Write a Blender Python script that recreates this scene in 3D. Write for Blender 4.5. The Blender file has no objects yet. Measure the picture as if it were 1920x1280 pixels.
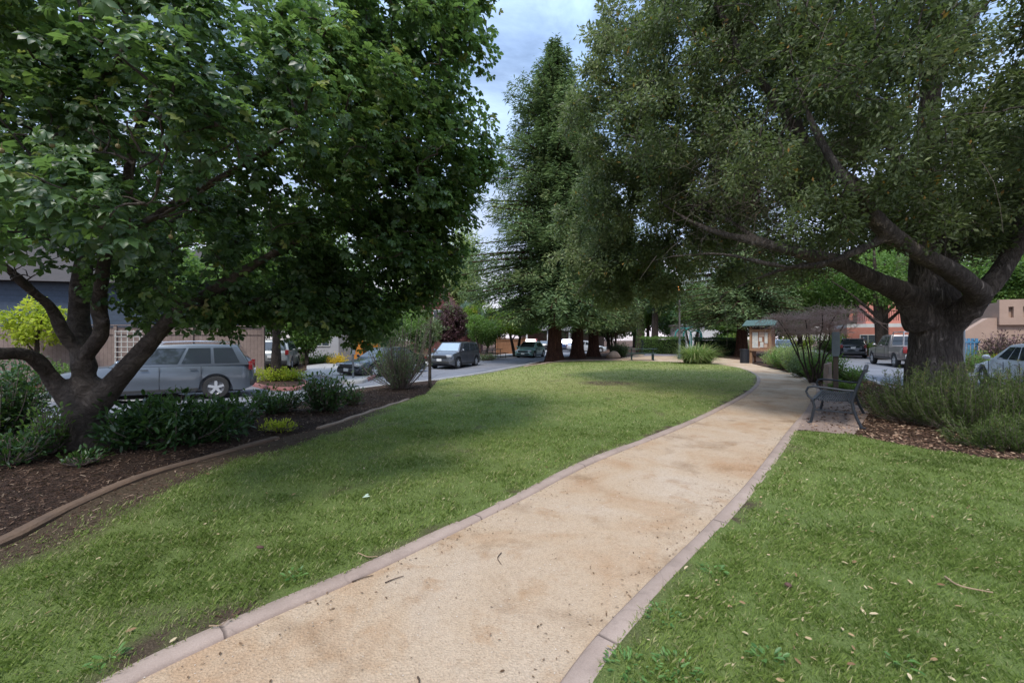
import bpy, bmesh, math, random
import numpy as np
from mathutils import Vector, Matrix
SKY_S=0.18; SUN_S=3.7
PI=math.pi; R=math.radians
random.seed(7); rng=np.random.default_rng(7)
C=bpy.context.scene.collection
F=770.0; EYE=1.5; HZ=637.0          # focal length in photo pixels, eye height, horizon row
def G(px,py,z=0.0):                  # photo pixel -> point on the ground at height z
    Y=F*(EYE-z)/(py-HZ); return Vector(((px-960)/F*Y,Y,z))
def Wp(px,py,Y): return Vector(((px-960)/F*Y,Y,EYE+(HZ-py)/F*Y))
# ---------------------------------------------------------------- numpy noise
def vnoise(x,y,s=1.0,seed=0):
    x=np.asarray(x,float)*s+100+seed*17.3; y=np.asarray(y,float)*s+100+seed*9.1
    xi=np.floor(x).astype(np.int64); yi=np.floor(y).astype(np.int64); fx=x-xi; fy=y-yi
    fx=fx*fx*(3-2*fx); fy=fy*fy*(3-2*fy)
    def h(a,b):
        n=(a*374761393+b*668265263+seed*144269)&0x7fffffff
        n=((n^(n>>13))*1274126177)&0x7fffffff
        return ((n^(n>>16))&0xffff)/65535.0
    return (h(xi,yi)*(1-fx)+h(xi+1,yi)*fx)*(1-fy)+(h(xi,yi+1)*(1-fx)+h(xi+1,yi+1)*fx)*fy
def fbm(x,y,s=1.0,seed=0,o=4):
    t=0;a=.5;n=0
    for i in range(o): t=t+a*vnoise(x,y,s*2**i,seed+i); n+=a; a*=.5
    return t/n
def sstep(a,b,x):
    t=np.clip((np.asarray(x,float)-a)/(b-a),0,1); return t*t*(3-2*t)
# ---------------------------------------------------------------- materials
def nodes(name):
    m=bpy.data.materials.new(name); m.use_nodes=True; nt=m.node_tree; nt.nodes.clear()
    out=nt.nodes.new('ShaderNodeOutputMaterial'); return m,nt,out
def N(nt,t,**k):
    n=nt.nodes.new(t)
    for a,b in k.items(): setattr(n,a,b)
    return n
def noise(nt,vec,scale,detail=4,rough=.55,dist=0):
    n=N(nt,'ShaderNodeTexNoise'); n.inputs['Scale'].default_value=scale; n.inputs['Detail'].default_value=detail
    n.inputs['Roughness'].default_value=rough; n.inputs['Distortion'].default_value=dist
    nt.links.new(vec,n.inputs['Vector']); return n.outputs['Fac']
def ramp(nt,fac,stops,interp='LINEAR'):
    r=N(nt,'ShaderNodeValToRGB'); r.color_ramp.interpolation=interp; e=r.color_ramp.elements
    while len(e)<len(stops): e.new(.5)
    for el,(p,c) in zip(e,stops): el.position=p; el.color=(*c,1) if len(c)==3 else c
    nt.links.new(fac,r.inputs[0]); return r.outputs[0]
def mixc(nt,fac,a,b,mode='MIX'):
    m=N(nt,'ShaderNodeMix',data_type='RGBA',blend_type=mode)
    for s,v in ((m.inputs[0],fac),(m.inputs[6],a),(m.inputs[7],b)):
        if isinstance(v,(int,float)): s.default_value=v
        elif isinstance(v,tuple): s.default_value=(*v,1)
        else: nt.links.new(v,s)
    return m.outputs[2]
def objco(nt,scale=None):
    t=N(nt,'ShaderNodeTexCoord').outputs['Object']
    if scale:
        m=N(nt,'ShaderNodeMapping'); m.inputs['Scale'].default_value=scale; nt.links.new(t,m.inputs['Vector']); t=m.outputs[0]
    return t
def bsdf(nt,out,col,rough=.7,metal=0,spec=.5,bump=None,bstr=.3,bdist=.02,coat=0):
    b=N(nt,'ShaderNodeBsdfPrincipled')
    if isinstance(col,tuple): b.inputs['Base Color'].default_value=(*col,1)
    else: nt.links.new(col,b.inputs['Base Color'])
    if isinstance(rough,(int,float)): b.inputs['Roughness'].default_value=rough
    else: nt.links.new(rough,b.inputs['Roughness'])
    b.inputs['Metallic'].default_value=metal; b.inputs['Specular IOR Level'].default_value=spec
    b.inputs['Coat Weight'].default_value=coat
    if bump is not None:
        bp=N(nt,'ShaderNodeBump'); bp.inputs['Strength'].default_value=bstr; bp.inputs['Distance'].default_value=bdist
        nt.links.new(bump,bp.inputs['Height']); nt.links.new(bp.outputs[0],b.inputs['Normal'])
    if out: nt.links.new(b.outputs[0],out.inputs[0])
    return b
_mc={}
def simple(name,c1,c2=None,scale=6,rough=.7,metal=0,bstr=.25,coat=0,spec=.5,stretch=None,bdist=.01):
    if name in _mc: return _mc[name]
    m,nt,out=nodes(name); v=objco(nt,stretch)
    c2=c2 or tuple(x*.75 for x in c1)
    n=noise(nt,v,scale,6,.65); n2=noise(nt,v,scale*7,3)
    col=mixc(nt,ramp(nt,n,[(.3,(0,0,0)),(.7,(1,1,1))]),c1,c2)
    bsdf(nt,out,col,rough,metal,spec,n2,bstr,bdist,coat); _mc[name]=m; return m
def leafmat(name,stops,trans=.35,rough=.45,spec=.5):
    m,nt,out=nodes(name)
    a=N(nt,'ShaderNodeAttribute',attribute_name='tint')
    col=ramp(nt,a.outputs['Fac'],stops)
    b=bsdf(nt,None,col,rough,0,spec)
    t=N(nt,'ShaderNodeBsdfTranslucent')
    tc=mixc(nt,.5,col,(.25,.4,.03),'MIX'); tc2=mixc(nt,1.0,tc,col,'ADD'); nt.links.new(mixc(nt,.6,col,tc2),t.inputs[0])
    mx=N(nt,'ShaderNodeMixShader'); mx.inputs[0].default_value=trans
    nt.links.new(b.outputs[0],mx.inputs[1]); nt.links.new(t.outputs[0],mx.inputs[2]); nt.links.new(mx.outputs[0],out.inputs[0])
    return m
def barkmat(name,c1,c2,sx=7,sz=1.4,bstr=1.0,scale=3,bdist=.05):
    m,nt,out=nodes(name); v=objco(nt,(sx,sx,sz))
    n=noise(nt,v,scale,9,.72,1.2); n2=noise(nt,objco(nt,(sx*.4,sx*.4,sz*.5)),scale,5,.6,.6)
    rd=ramp(nt,n,[(.40,(0,0,0)),(.49,(.5,.5,.5)),(.60,(1,1,1))]); h=mixc(nt,.3,rd,n2); big=noise(nt,objco(nt),1.3,4)
    col=mixc(nt,rd,c2,c1); col=mixc(nt,ramp(nt,n2,[(.35,(.6,.6,.6)),(.6,(0,0,0))]),col,tuple(x*.6 for x in c2))
    col=mixc(nt,ramp(nt,big,[(.35,(0,0,0)),(.7,(.7,.7,.7))]),col,mixc(nt,.5,col,tuple(x*.5 for x in c1)))
    bsdf(nt,out,col,.92,0,.2,h,bstr,bdist); return m
# ---------------------------------------------------------------- objects
def link(o,parent=None):
    C.objects.link(o)
    if parent is not None: o.parent=parent
    return o
def tag(o,label=None,cat=None,group=None,kind=None):
    if label: o['label']=label
    if cat: o['category']=cat
    if group: o['group']=group
    if kind: o['kind']=kind
    return o
def thing(name,label,cat,loc=(0,0,0),rz=0,group=None):
    o=bpy.data.objects.new(name,None); link(o); o.location=loc; o.rotation_euler=(0,0,rz); o.empty_display_size=.2
    return tag(o,label,cat,group)
def children(o): return [c for c in ALLKIDS.get(o.name,[])]
ALLKIDS={}
def dup(o,loc=None,rz=None,label=None,parent=None,scale=None):
    c=o.copy(); link(c,parent)
    if loc is not None: c.location=loc
    if rz is not None: c.rotation_euler=(0,0,rz)
    if scale is not None: c.scale=(scale,)*3 if isinstance(scale,(int,float)) else scale
    if label: c['label']=label
    for k in ALLKIDS.get(o.name,[]): 
        d=dup(k,parent=c); ALLKIDS.setdefault(c.name,[]).append(d)
    return c
class MB:
    def __init__(s): s.v=[]; s.f=[]; s.m=[]; s.mi=0
    def add(s,vs,fs):
        o=len(s.v); s.v.extend([tuple(p) for p in vs]); s.f.extend([tuple(i+o for i in f) for f in fs]); s.m.extend([s.mi]*len(fs)); return s
    def box(s,x0,x1,y0,y1,z0,z1,rot=None,at=None):
        vs=[Vector((x,y,z)) for x in (x0,x1) for y in (y0,y1) for z in (z0,z1)]
        if rot is not None: vs=[rot@p for p in vs]
        if at is not None: vs=[p+Vector(at) for p in vs]
        return s.add(vs,[(0,1,3,2),(4,6,7,5),(0,4,5,1),(2,3,7,6),(0,2,6,4),(1,5,7,3)])
    def tube(s,pts,rad,n=8,cap=True,flat=1.0):
        pts=[Vector(p) for p in pts]; k=len(pts)
        if isinstance(rad,(int,float)): rad=[rad]*k
        up=None; vs=[]
        for i,p in enumerate(pts):
            d=(pts[min(i+1,k-1)]-pts[max(i-1,0)])
            if d.length<1e-9: d=Vector((0,0,1))
            d.normalize()
            if up is None:
                up=Vector((0,0,1)) if abs(d.z)<.9 else Vector((1,0,0))
            a=up-d*up.dot(d)
            if a.length<1e-4: a=Vector((1,0,0))-d*d.x
            a.normalize(); b=d.cross(a); up=a
            for j in range(n):
                t=2*PI*j/n; vs.append(p+a*math.cos(t)*rad[i]*flat+b*math.sin(t)*rad[i])
        fs=[(i*n+j,i*n+(j+1)%n,(i+1)*n+(j+1)%n,(i+1)*n+j) for i in range(k-1) for j in range(n)]
        if cap: fs+= [tuple(range(n))[::-1], tuple((k-1)*n+j for j in range(n))]
        return s.add(vs,fs)
    def lathe(s,prof,n=16,axis='z',at=(0,0,0),cap=True):
        vs=[]
        for r,h in prof:
            for j in range(n):
                t=2*PI*j/n; a,b=r*math.cos(t),r*math.sin(t)
                p=(a,b,h) if axis=='z' else (a,h,b)
                vs.append((p[0]+at[0],p[1]+at[1],p[2]+at[2]))
        k=len(prof)
        fs=[(i*n+j,i*n+(j+1)%n,(i+1)*n+(j+1)%n,(i+1)*n+j) for i in range(k-1) for j in range(n)]
        if cap: fs+=[tuple(range(n))[::-1],tuple((k-1)*n+j for j in range(n))]
        return s.add(vs,fs)
    def quad(s,a,b,c,d): return s.add([a,b,c,d],[(0,1,2,3)])
    def prism(s,poly,axis,a0,a1):
        n=len(poly)
        def P(u,w,a): return {'x':(a,u,w),'y':(u,a,w),'z':(u,w,a)}[axis]
        vs=[P(u,w,a0) for u,w in poly]+[P(u,w,a1) for u,w in poly]
        fs=[tuple(range(n))[::-1],tuple(range(n,2*n))]+[(i,(i+1)%n,n+(i+1)%n,n+i) for i in range(n)]
        return s.add(vs,fs)
    def ball(s,c,r,n=8,sc=(1,1,1)):
        k=n//2+1; prof=[(max(1e-4,math.sin(PI*i/k)),-math.cos(PI*i/k)) for i in range(k+1)]
        vs=[];
        for a,h in prof:
            for j in range(n):
                t=2*PI*j/n; vs.append((c[0]+r*sc[0]*a*math.cos(t),c[1]+r*sc[1]*a*math.sin(t),c[2]+r*sc[2]*h))
        fs=[(i*n+j,i*n+(j+1)%n,(i+1)*n+(j+1)%n,(i+1)*n+j) for i in range(k) for j in range(n)]
        return s.add(vs,fs)
    def build(s,name,mats,parent=None,smooth=False,bevel=0,fixn=True):
        me=bpy.data.meshes.new(name); me.from_pydata(s.v,[],s.f)
        mats=mats if isinstance(mats,(list,tuple)) else [mats]
        for m in mats: me.materials.append(m)
        if len(mats)>1: me.polygons.foreach_set('material_index',s.m)
        if fixn or bevel:
            bm=bmesh.new(); bm.from_mesh(me)
            if fixn: bmesh.ops.recalc_face_normals(bm,faces=bm.faces)
            if bevel:
                es=[e for e in bm.edges if len(e.link_faces)==2 and e.calc_face_angle(0)>.6]
                try: bmesh.ops.bevel(bm,geom=es,offset=bevel,segments=2,affect='EDGES',profile=.6,clamp_overlap=True)
                except Exception: pass
            bm.to_mesh(me); bm.free()
        if smooth:
            me.polygons.foreach_set('use_smooth',[True]*len(me.polygons))
            try: me.set_sharp_from_angle(angle=R(38))
            except Exception: pass
        me.update()
        o=bpy.data.objects.new(name,me); link(o,parent)
        if parent is not None: ALLKIDS.setdefault(parent.name,[]).append(o)
        return o
def npmesh(name,V,Fc,mat,parent=None,tint=None,smooth=False,attrs=None):
    """V (n,3); Fc (m,k) equal-size faces"""
    me=bpy.data.meshes.new(name); n=len(V); m,k=Fc.shape
    me.vertices.add(n); me.vertices.foreach_set('co',np.ascontiguousarray(V,np.float32).ravel())
    me.loops.add(m*k); me.loops.foreach_set('vertex_index',np.ascontiguousarray(Fc,np.int32).ravel())
    me.polygons.add(m); me.polygons.foreach_set('loop_start',np.arange(0,m*k,k,dtype=np.int32))
    me.polygons.foreach_set('loop_total',np.full(m,k,np.int32))
    me.update(calc_edges=True)
    if smooth: me.polygons.foreach_set('use_smooth',np.ones(m,bool))
    A=dict(attrs or {})
    if tint is not None: A['tint']=tint
    for nm,arr in A.items():
        at=me.attributes.new(nm,'FLOAT','POINT'); at.data.foreach_set('value',np.ascontiguousarray(arr,np.float32))
    me.materials.append(mat); o=bpy.data.objects.new(name,me); link(o,parent)
    if parent is not None: ALLKIDS.setdefault(parent.name,[]).append(o)
    return o
def norm(a): return a/np.maximum(np.linalg.norm(a,axis=-1,keepdims=True),1e-9)
def leaves(cent,direc,nrm,size,tv,tf):
    """place template (tv: x along the leaf, y across, z up) at each centre"""
    d=norm(direc); n=nrm-d*np.sum(nrm*d,axis=1,keepdims=True); n=norm(n); b=np.cross(n,d)
    tv=np.asarray(tv,float); tf=np.asarray(tf)
    V=cent[:,None,:]+size[:,None,None]*(tv[None,:,0,None]*d[:,None,:]+tv[None,:,1,None]*b[:,None,:]+tv[None,:,2,None]*n[:,None,:])
    k=len(tv); Fc=(tf[None,:,:]+(np.arange(len(cent))*k)[:,None,None]).reshape(-1,tf.shape[1])
    return V.reshape(-1,3),Fc,k
def rvec(n): return norm(rng.normal(size=(n,3)))
# leaf templates
T_OAK=([(0,0,0),(.5,-.21,.06),(1,0,-.05),(.5,.21,.06)],[(0,1,2),(0,2,3)])
T_OAK2=([(0,0,0),(.3,-.17,.05),(.75,-.17,.04),(1,0,-.06),(.75,.17,.04),(.3,.17,.05)],[(0,1,2,3),(0,3,4,5)])
def palmate(five=True):
    vs=[];fs=[]
    angs=[-78,-38,0,38,78] if five else [-62,0,62]
    for k,a in enumerate(angs):
        L=[.72,.95,1.08,.95,.72][k] if five else [.85,1.05,.85][k]
        wd=.235 if five else .33
        c,s=math.cos(R(a)),math.sin(R(a))
        loc=[(.03,0,0),(.34,0,-.01),(.70,0,-.10),(1,0,-.30),(.36,wd*.62,.05),(.72,wd,-.03),(.36,-wd*.62,.05),(.72,-wd,-.03)]
        o=len(vs)
        for x,y,z in loc: vs.append((L*(x*c-y*s),L*(x*s+y*c),L*z))
        if five: fs+=[(o,o+1,o+4,o+4),(o+1,o+2,o+5,o+4),(o+2,o+3,o+5,o+5),(o,o+6,o+1,o+1),(o+1,o+6,o+7,o+2),(o+2,o+7,o+3,o+3)]
        else: fs+=[(o,o+3,o+5,o+4),(o,o+6,o+7,o+3)]
    tris=[]
    for f in fs:
        tris.append(f[:3])
        if f[3]!=f[2]: tris.append((f[0],f[2],f[3]))
    return vs,tris
T_PALM=palmate(True); T_PALM3=palmate(False)
def cat(parts):
    V=[];Fs=[];T=[];o=0
    for v,f,t in parts: V.append(v);Fs.append(f+o);T.append(t);o+=len(v)
    return np.concatenate(V),np.concatenate(Fs),np.concatenate(T)
def resample(pts,n):
    """smooth (Catmull-Rom) resample of a polyline to n points, uniform in arc length"""
    P=np.array([tuple(p)[:3] if len(p)>2 else (p[0],p[1],0) for p in pts],float)
    Q=np.vstack([2*P[0]-P[1],P,2*P[-1]-P[-2]]); out=[]
    for i in range(1,len(Q)-2):
        for t in np.linspace(0,1,12,endpoint=False):
            a,b,c,d=Q[i-1],Q[i],Q[i+1],Q[i+2]
            out.append(.5*((2*b)+(-a+c)*t+(2*a-5*b+4*c-d)*t*t+(-a+3*b-3*c+d)*t**3))
    out.append(P[-1]); out=np.array(out)
    s=np.concatenate([[0],np.cumsum(np.linalg.norm(np.diff(out,axis=0),axis=1))])
    u=np.linspace(0,s[-1],n); return np.stack([np.interp(u,s,out[:,k]) for k in range(3)],1)
def offset(P,d):
    """offset polyline to its right (+) in plan"""
    T=np.gradient(P[:,:2],axis=0); T/=np.linalg.norm(T,axis=1,keepdims=True)
    Q=P.copy(); Q[:,0]+=T[:,1]*d; Q[:,1]-=T[:,0]*d; return Q
def inpoly(x,y,poly):
    x=np.asarray(x);y=np.asarray(y); r=np.zeros(x.shape,bool); n=len(poly)
    for i in range(n):
        x1,y1=poly[i][:2]; x2,y2=poly[(i+1)%n][:2]
        if y1==y2: continue
        c=((y1>y)!=(y2>y))&(x<(x2-x1)*(y-y1)/(y2-y1)+x1); r^=c
    return r
def pdist(x,y,P):
    """distance of points to an open polyline"""
    x=np.asarray(x,float);y=np.asarray(y,float); best=np.full(x.shape,1e9)
    for i in range(len(P)-1):
        ax,ay=P[i][:2];bx,by=P[i+1][:2];dx,dy=bx-ax,by-ay
        t=np.clip(((x-ax)*dx+(y-ay)*dy)/(dx*dx+dy*dy+1e-12),0,1)
        best=np.minimum(best,np.hypot(x-ax-t*dx,y-ay-t*dy))
    return best
# ================================================================ WORLD, SUN, CAMERA
sc=bpy.context.scene
SUN_EL,SUN_AZ=R(58),R(200)      # azimuth measured from +Y clockwise (sun behind and a little left of the camera)
w=bpy.data.worlds.new("World"); sc.world=w; w.use_nodes=True; nt=w.node_tree; nt.nodes.clear()
sky=N(nt,'ShaderNodeTexSky'); sky.sky_type='NISHITA'; sky.sun_disc=False; sky.sun_elevation=SUN_EL; sky.sun_rotation=SUN_AZ
sky.air_density=1.0; sky.dust_density=1.5
tc=N(nt,'ShaderNodeTexCoord').outputs['Generated']
mp=N(nt,'ShaderNodeMapping'); mp.inputs['Scale'].default_value=(1,1,2.6); mp.inputs['Location'].default_value=(.35,.1,.2); nt.links.new(tc,mp.inputs['Vector'])
cl=noise(nt,mp.outputs[0],3.1,7,.6,.5)
shade=noise(nt,mp.outputs[0],1.7,4,.5)
mask=ramp(nt,cl,[(.38,(.35,.35,.35)),(.62,(1,1,1))])
ccol=ramp(nt,shade,[(.3,(2.9,4.4,7.3)),(.6,(4.3,5.7,8.0)),(.80,(7.0,7.1,8.0))])
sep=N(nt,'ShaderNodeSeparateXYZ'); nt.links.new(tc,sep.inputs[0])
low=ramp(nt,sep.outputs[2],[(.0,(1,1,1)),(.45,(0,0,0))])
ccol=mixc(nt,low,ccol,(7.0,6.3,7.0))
hi=ramp(nt,sep.outputs[2],[(.58,(1,1,1)),(.92,(2.6,2.5,2.4))]); ccol=mixc(nt,1.0,ccol,hi,'MULTIPLY')   # clouds overhead, out of view, brightened to add light from above
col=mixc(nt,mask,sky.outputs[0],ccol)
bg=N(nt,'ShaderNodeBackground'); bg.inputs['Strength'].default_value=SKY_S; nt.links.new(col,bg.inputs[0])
wo=N(nt,'ShaderNodeOutputWorld'); nt.links.new(bg.outputs[0],wo.inputs[0])
sd=bpy.data.lights.new('sun','SUN'); sd.energy=SUN_S; sd.angle=R(12); sd.color=(1,.95,.87)
so=bpy.data.objects.new('sun',sd); link(so)
dirv=Vector((math.sin(SUN_AZ)*math.cos(SUN_EL),math.cos(SUN_AZ)*math.cos(SUN_EL),math.sin(SUN_EL)))
so.rotation_euler=dirv.to_track_quat('Z','Y').to_euler(); so.location=dirv*50
cd=bpy.data.cameras.new('camera'); cam=bpy.data.objects.new('camera',cd); link(cam); sc.camera=cam
cd.sensor_width=36; cd.lens=F/1920*36; cd.clip_end=2000; cd.clip_start=.05; cd.shift_y=-3/1920
cam.location=(0,0,EYE); cam.rotation_euler=(R(90),0,0)
sc.view_settings.view_transform='Standard'; sc.view_settings.look='None'; sc.view_settings.exposure=0
try:
    sc.cycles.max_bounces=5; sc.cycles.diffuse_bounces=3; sc.cycles.glossy_bounces=2; sc.cycles.transmission_bounces=4; sc.cycles.transparent_max_bounces=4
except Exception: pass
# ================================================================ PLAN OF THE PARK
def LV(y): return -.35+.24*sstep(14,38,y)              # level of the left street
NL=resample([(-30,-6),(-18,1.5),(-13,4.8),(-9.5,7.2),(-6.6,9.8),(-6.05,12),(-5.5,15.2),(-3.2,18.2),(-.75,23.2),(1.5,28.6),(4.5,36),(8,46),(13,60),(19,80)],90)
_NLp=[tuple(p[:2]) for p in NL]+[(-200,80),(-200,-6)]
def sdL(x,y):
    x=np.asarray(x,float);y=np.asarray(y,float)
    return np.where(inpoly(x,y,_NLp),1,-1)*pdist(x,y,NL)
NR=resample([(20,-12),(15,-3),(12.6,2),(11.8,6),(11.7,10),(12.0,12.9),(13.1,14.7),(16,19.5),(19.5,25),(24,32),(30,40),(37,50),(46,64)],80)
_NRp=[tuple(p[:2]) for p in NR]+[(300,64),(300,-12)]
def sdR(x,y):
    x=np.asarray(x,float);y=np.asarray(y,float)
    return np.where(inpoly(x,y,_NRp),1,-1)*pdist(x,y,NR)
def hbed(x,y):                                          # height of the park's surface
    return (LV(y)+.11)*sstep(-2.3,-.15,sdL(x,y))+.012*(fbm(x,y,.8,3)-.5)
def hground(x,y):
    l=sdL(x,y); r=sdR(x,y); L=LV(y)
    h=np.where(l>-2.4,(L+.11)*sstep(-2.4,-.15,l),0)-.07
    h=np.where(l>-.2,L-.06,h); h=np.where(l>8.0,L+.06,h)
    h=np.where(r>-.2,-.15,h); h=np.where(r>7,-.03,h)
    return h
def sheet(name,poly,res,zf,mat,lift=0,attrs=None,kind='structure'):
    bm=bmesh.new(); vs=[bm.verts.new((p[0],p[1],0)) for p in poly]; bm.faces.new(vs)
    xs=[p[0] for p in poly]; ys=[p[1] for p in poly]
    for a,lo,hi in ((0,min(xs),max(xs)),(1,min(ys),max(ys))):
        v=lo+res*.53
        while v<hi:
            co=[0,0,0];no=[0,0,0];co[a]=v;no[a]=1
            bmesh.ops.bisect_plane(bm,geom=bm.verts[:]+bm.edges[:]+bm.faces[:],plane_co=co,plane_no=no,dist=1e-5); v+=res
    bmesh.ops.triangulate(bm,faces=[f for f in bm.faces if len(f.verts)>4])
    bm.verts.ensure_lookup_table(); P=np.array([v.co[:] for v in bm.verts]); Z=zf(P[:,0],P[:,1])+lift
    for v,z in zip(bm.verts,Z): v.co.z=z
    for f in bm.faces:
        f.smooth=True
        if f.normal.z<0: pass
    bmesh.ops.recalc_face_normals(bm,faces=bm.faces)
    if sum(f.normal.z for f in bm.faces)<0: bmesh.ops.reverse_faces(bm,faces=bm.faces)
    me=bpy.data.meshes.new(name); bm.to_mesh(me); bm.free(); me.materials.append(mat)
    for nm,fn in (attrs or {}).items():
        at=me.attributes.new(nm,'FLOAT','POINT'); at.data.foreach_set('value',np.asarray(fn(P[:,0],P[:,1]),np.float32))
    o=bpy.data.objects.new(name,me); link(o); o['kind']=kind; return o
# curves of the path (photo pixels read off and laid on the ground)
LO=[(-2.9,-1.2),(-2.35,.7)]+[G(*p)[:2] for p in ((170,1280),(460,1145),(700,1045),(960,926),(1110,855),(1260,800),(1340,765),(1400,733),(1418,713),(1411,700),(1387,690),(1345,683.5),(1275,679),(1215,677.5))]
LO=resample(LO,150)                                     # outer edge of the left kerb
LI=offset(LO,.125)
RI=[(-1.1,-1.2),(-.45,.7)]+[G(*p)[:2] for p in ((1044,1280),(1190,1110),(1330,975),(1410,890),(1480,801),(1504,775),(1523,750),(1526,722),(1480,698),(1440,688),(1405,680))]
RI=resample(RI,130); RO=offset(RI,.145)
LOGpx=((0,1020),(100,965),(240,905),(400,855),(550,815),(610,800),(700,770),(800,738))
LE=[(-3.2,-1.5),(-3.7,1.2)]+[G(*p)[:2] for p in LOGpx]
LErest=[G(815,727,-.1)[:2],G(836,717,-.15)[:2],G(935,695,-.12)[:2],G(1000,683,-.08)[:2],G(1050,678.5)[:2],G(1130,676.5)[:2],G(1200,676.5)[:2]]
LEc=resample(LE,70)
# far lawn edge stays on the park side of the kerb
LEr=np.array([(x,y,0) for x,y in LErest])
lawnL=[tuple(p[:2]) for p in LEc]+[tuple(p[:2]) for p in resample([LEc[-1][:2]]+[tuple(p[:2]) for p in LEr],50)][1:]+[tuple(p[:2]) for p in offset(LO,.04)[::-1]]
MB_R=[G(*p)[:2] for p in ((1500,807),(1545,811),(1600,816),(1700,836),(1800,851),(1920,864))]+[(9,4.0),(12.0,3.0)]
MBc=resample(MB_R,40)
iro=int(np.argmin(np.hypot(RO[:,0]-MBc[0,0],RO[:,1]-MBc[0,1])))
lawnR=[tuple(p[:2]) for p in offset(RO,-.04)[:iro+1]]+[tuple(p[:2]) for p in MBc]+[(12.3,2),(13,-1.5)]
def bare(x,y):
    d=pdist(x,y,LEc); n=fbm(x,y,1.7,5)
    b=(1-sstep(.0,.8,d+.9*(n-.5)))*(1-sstep(7.5,10,y))*(x<0)
    b=np.maximum(b,.42*sstep(.55,.74,fbm(x,y,2.3,21))*(x<.9*y-1))
    c=np.asarray(pdist(x,y,LO)); b=np.maximum(b,.75*(1-sstep(0,.09,c+.12*(n-.5)))*(y>1))
    b=np.maximum(b,(1-sstep(.5,1.3,np.hypot((x-G(1140,718)[0])*.8,y-G(1140,718)[1])))*.55)
    b=np.maximum(b,(1-sstep(0,.07,pdist(x,y,RO)+.10*(n-.5)))*.6)
    return np.clip(b,0,1)
def dry(x,y):
    return np.clip(sstep(8.5,14,y)*(1-.5*sstep(20,27,y))*(.45+.8*fbm(x,y,.5,31))+.5*sstep(.5,.75,fbm(x,y,.9,41)),0,1)
# ---------------------------------------------------------------- ground materials
def m_lawn():
    m,nt,out=nodes('lawn_turf'); v=objco(nt)
    n1=noise(nt,v,9,6,.7); n2=noise(nt,v,90,4,.75); n3=noise(nt,v,1.1,3)
    g=ramp(nt,n2,[(.3,(.06,.08,.025)),(.5,(.135,.18,.05)),(.72,(.23,.275,.10))])
    g=mixc(nt,ramp(nt,n3,[(.35,(0,0,0)),(.7,(.55,.55,.55))]),g,(.15,.20,.05))
    a=N(nt,'ShaderNodeAttribute',attribute_name='dry'); g=mixc(nt,mixc(nt,.15,a.outputs['Fac'],(0,0,0)),g,ramp(nt,n2,[(.3,(.15,.165,.045)),(.7,(.36,.35,.14))]))
    s=ramp(nt,n2,[(.3,(.04,.029,.019)),(.55,(.10,.072,.047)),(.8,(.24,.18,.12))])
    b=N(nt,'ShaderNodeAttribute',attribute_name='bare')
    mm=N(nt,'ShaderNodeMath',operation='MULTIPLY_ADD'); mm.inputs[1].default_value=1.2; nt.links.new(b.outputs['Fac'],mm.inputs[0])
    m2=N(nt,'ShaderNodeMath',operation='MULTIPLY'); m2.inputs[1].default_value=.5; nt.links.new(n1,m2.inputs[0])
    m3=N(nt,'ShaderNodeMath',operation='SUBTRACT'); m3.inputs[1].default_value=.38; nt.links.new(m2.outputs[0],m3.inputs[0]); nt.links.new(m3.outputs[0],mm.inputs[2])
    g=mixc(nt,ramp(nt,mm.outputs[0],[(.15,(0,0,0)),(.55,(1,1,1))]),g,s)
    bsdf(nt,out,g,.95,0,.15,n2,.8,.03); return m
def m_path():
    m,nt,out=nodes('decomposed_granite'); v=objco(nt)
    big=noise(nt,v,.75,5,.6,.6); mid=noise(nt,v,3.2,6,.65,.3); fine=noise(nt,v,140,3,.8); grit=N(nt,'ShaderNodeTexVoronoi'); grit.inputs['Scale'].default_value=75; nt.links.new(v,grit.inputs['Vector'])
    c=ramp(nt,big,[(.33,(.345,.222,.132)),(.47,(.39,.290,.198)),(.68,(.415,.332,.252))])
    c=mixc(nt,ramp(nt,mid,[(.54,(0,0,0)),(.74,(.8,.8,.8))]),c,(.30,.18,.095))
    mud=noise(nt,v,1.25,4,.6,.4)
    c=mixc(nt,ramp(nt,mud,[(.54,(0,0,0)),(.70,(.75,.75,.75))]),c,(.20,.125,.07))
    c=mixc(nt,.38,c,ramp(nt,fine,[(.28,(.30,.30,.30)),(.5,(.62,.62,.62)),(.75,(.95,.93,.9))]),'OVERLAY')
    peb=ramp(nt,grit.outputs['Color'],[(0,(.72,.68,.64)),(.5,(1,1,1)),(1,(1.12,1.1,1.08))])
    c=mixc(nt,.55,c,peb,'MULTIPLY')
    foot=noise(nt,v,7,3,.5,.5); hh=mixc(nt,.5,mixc(nt,.5,fine,grit.outputs['Distance']),foot); bsdf(nt,out,c,.95,0,.15,hh,.9,.02); return m
def m_asph():
    m,nt,out=nodes('asphalt'); v=objco(nt)
    n=noise(nt,v,.5,5,.6); f=noise(nt,v,120,3,.8)
    c=ramp(nt,n,[(.3,(.125,.128,.145)),(.7,(.185,.185,.20))]); c=mixc(nt,.5,c,ramp(nt,f,[(.3,(.35,.35,.35)),(.7,(.68,.68,.68))]),'OVERLAY')
    vo=N(nt,'ShaderNodeTexVoronoi'); vo.feature='DISTANCE_TO_EDGE'; vo.inputs['Scale'].default_value=.35; mpp=mixc(nt,.12,v,N(nt,'ShaderNodeTexNoise').outputs[1]); nt.links.new(mpp,vo.inputs['Vector'])
    c=mixc(nt,ramp(nt,vo.outputs['Distance'],[(0,(.7,.7,.7)),(.012,(0,0,0))]),c,(.05,.05,.055))
    bsdf(nt,out,c,.85,0,.3,f,.4,.01); return m
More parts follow.
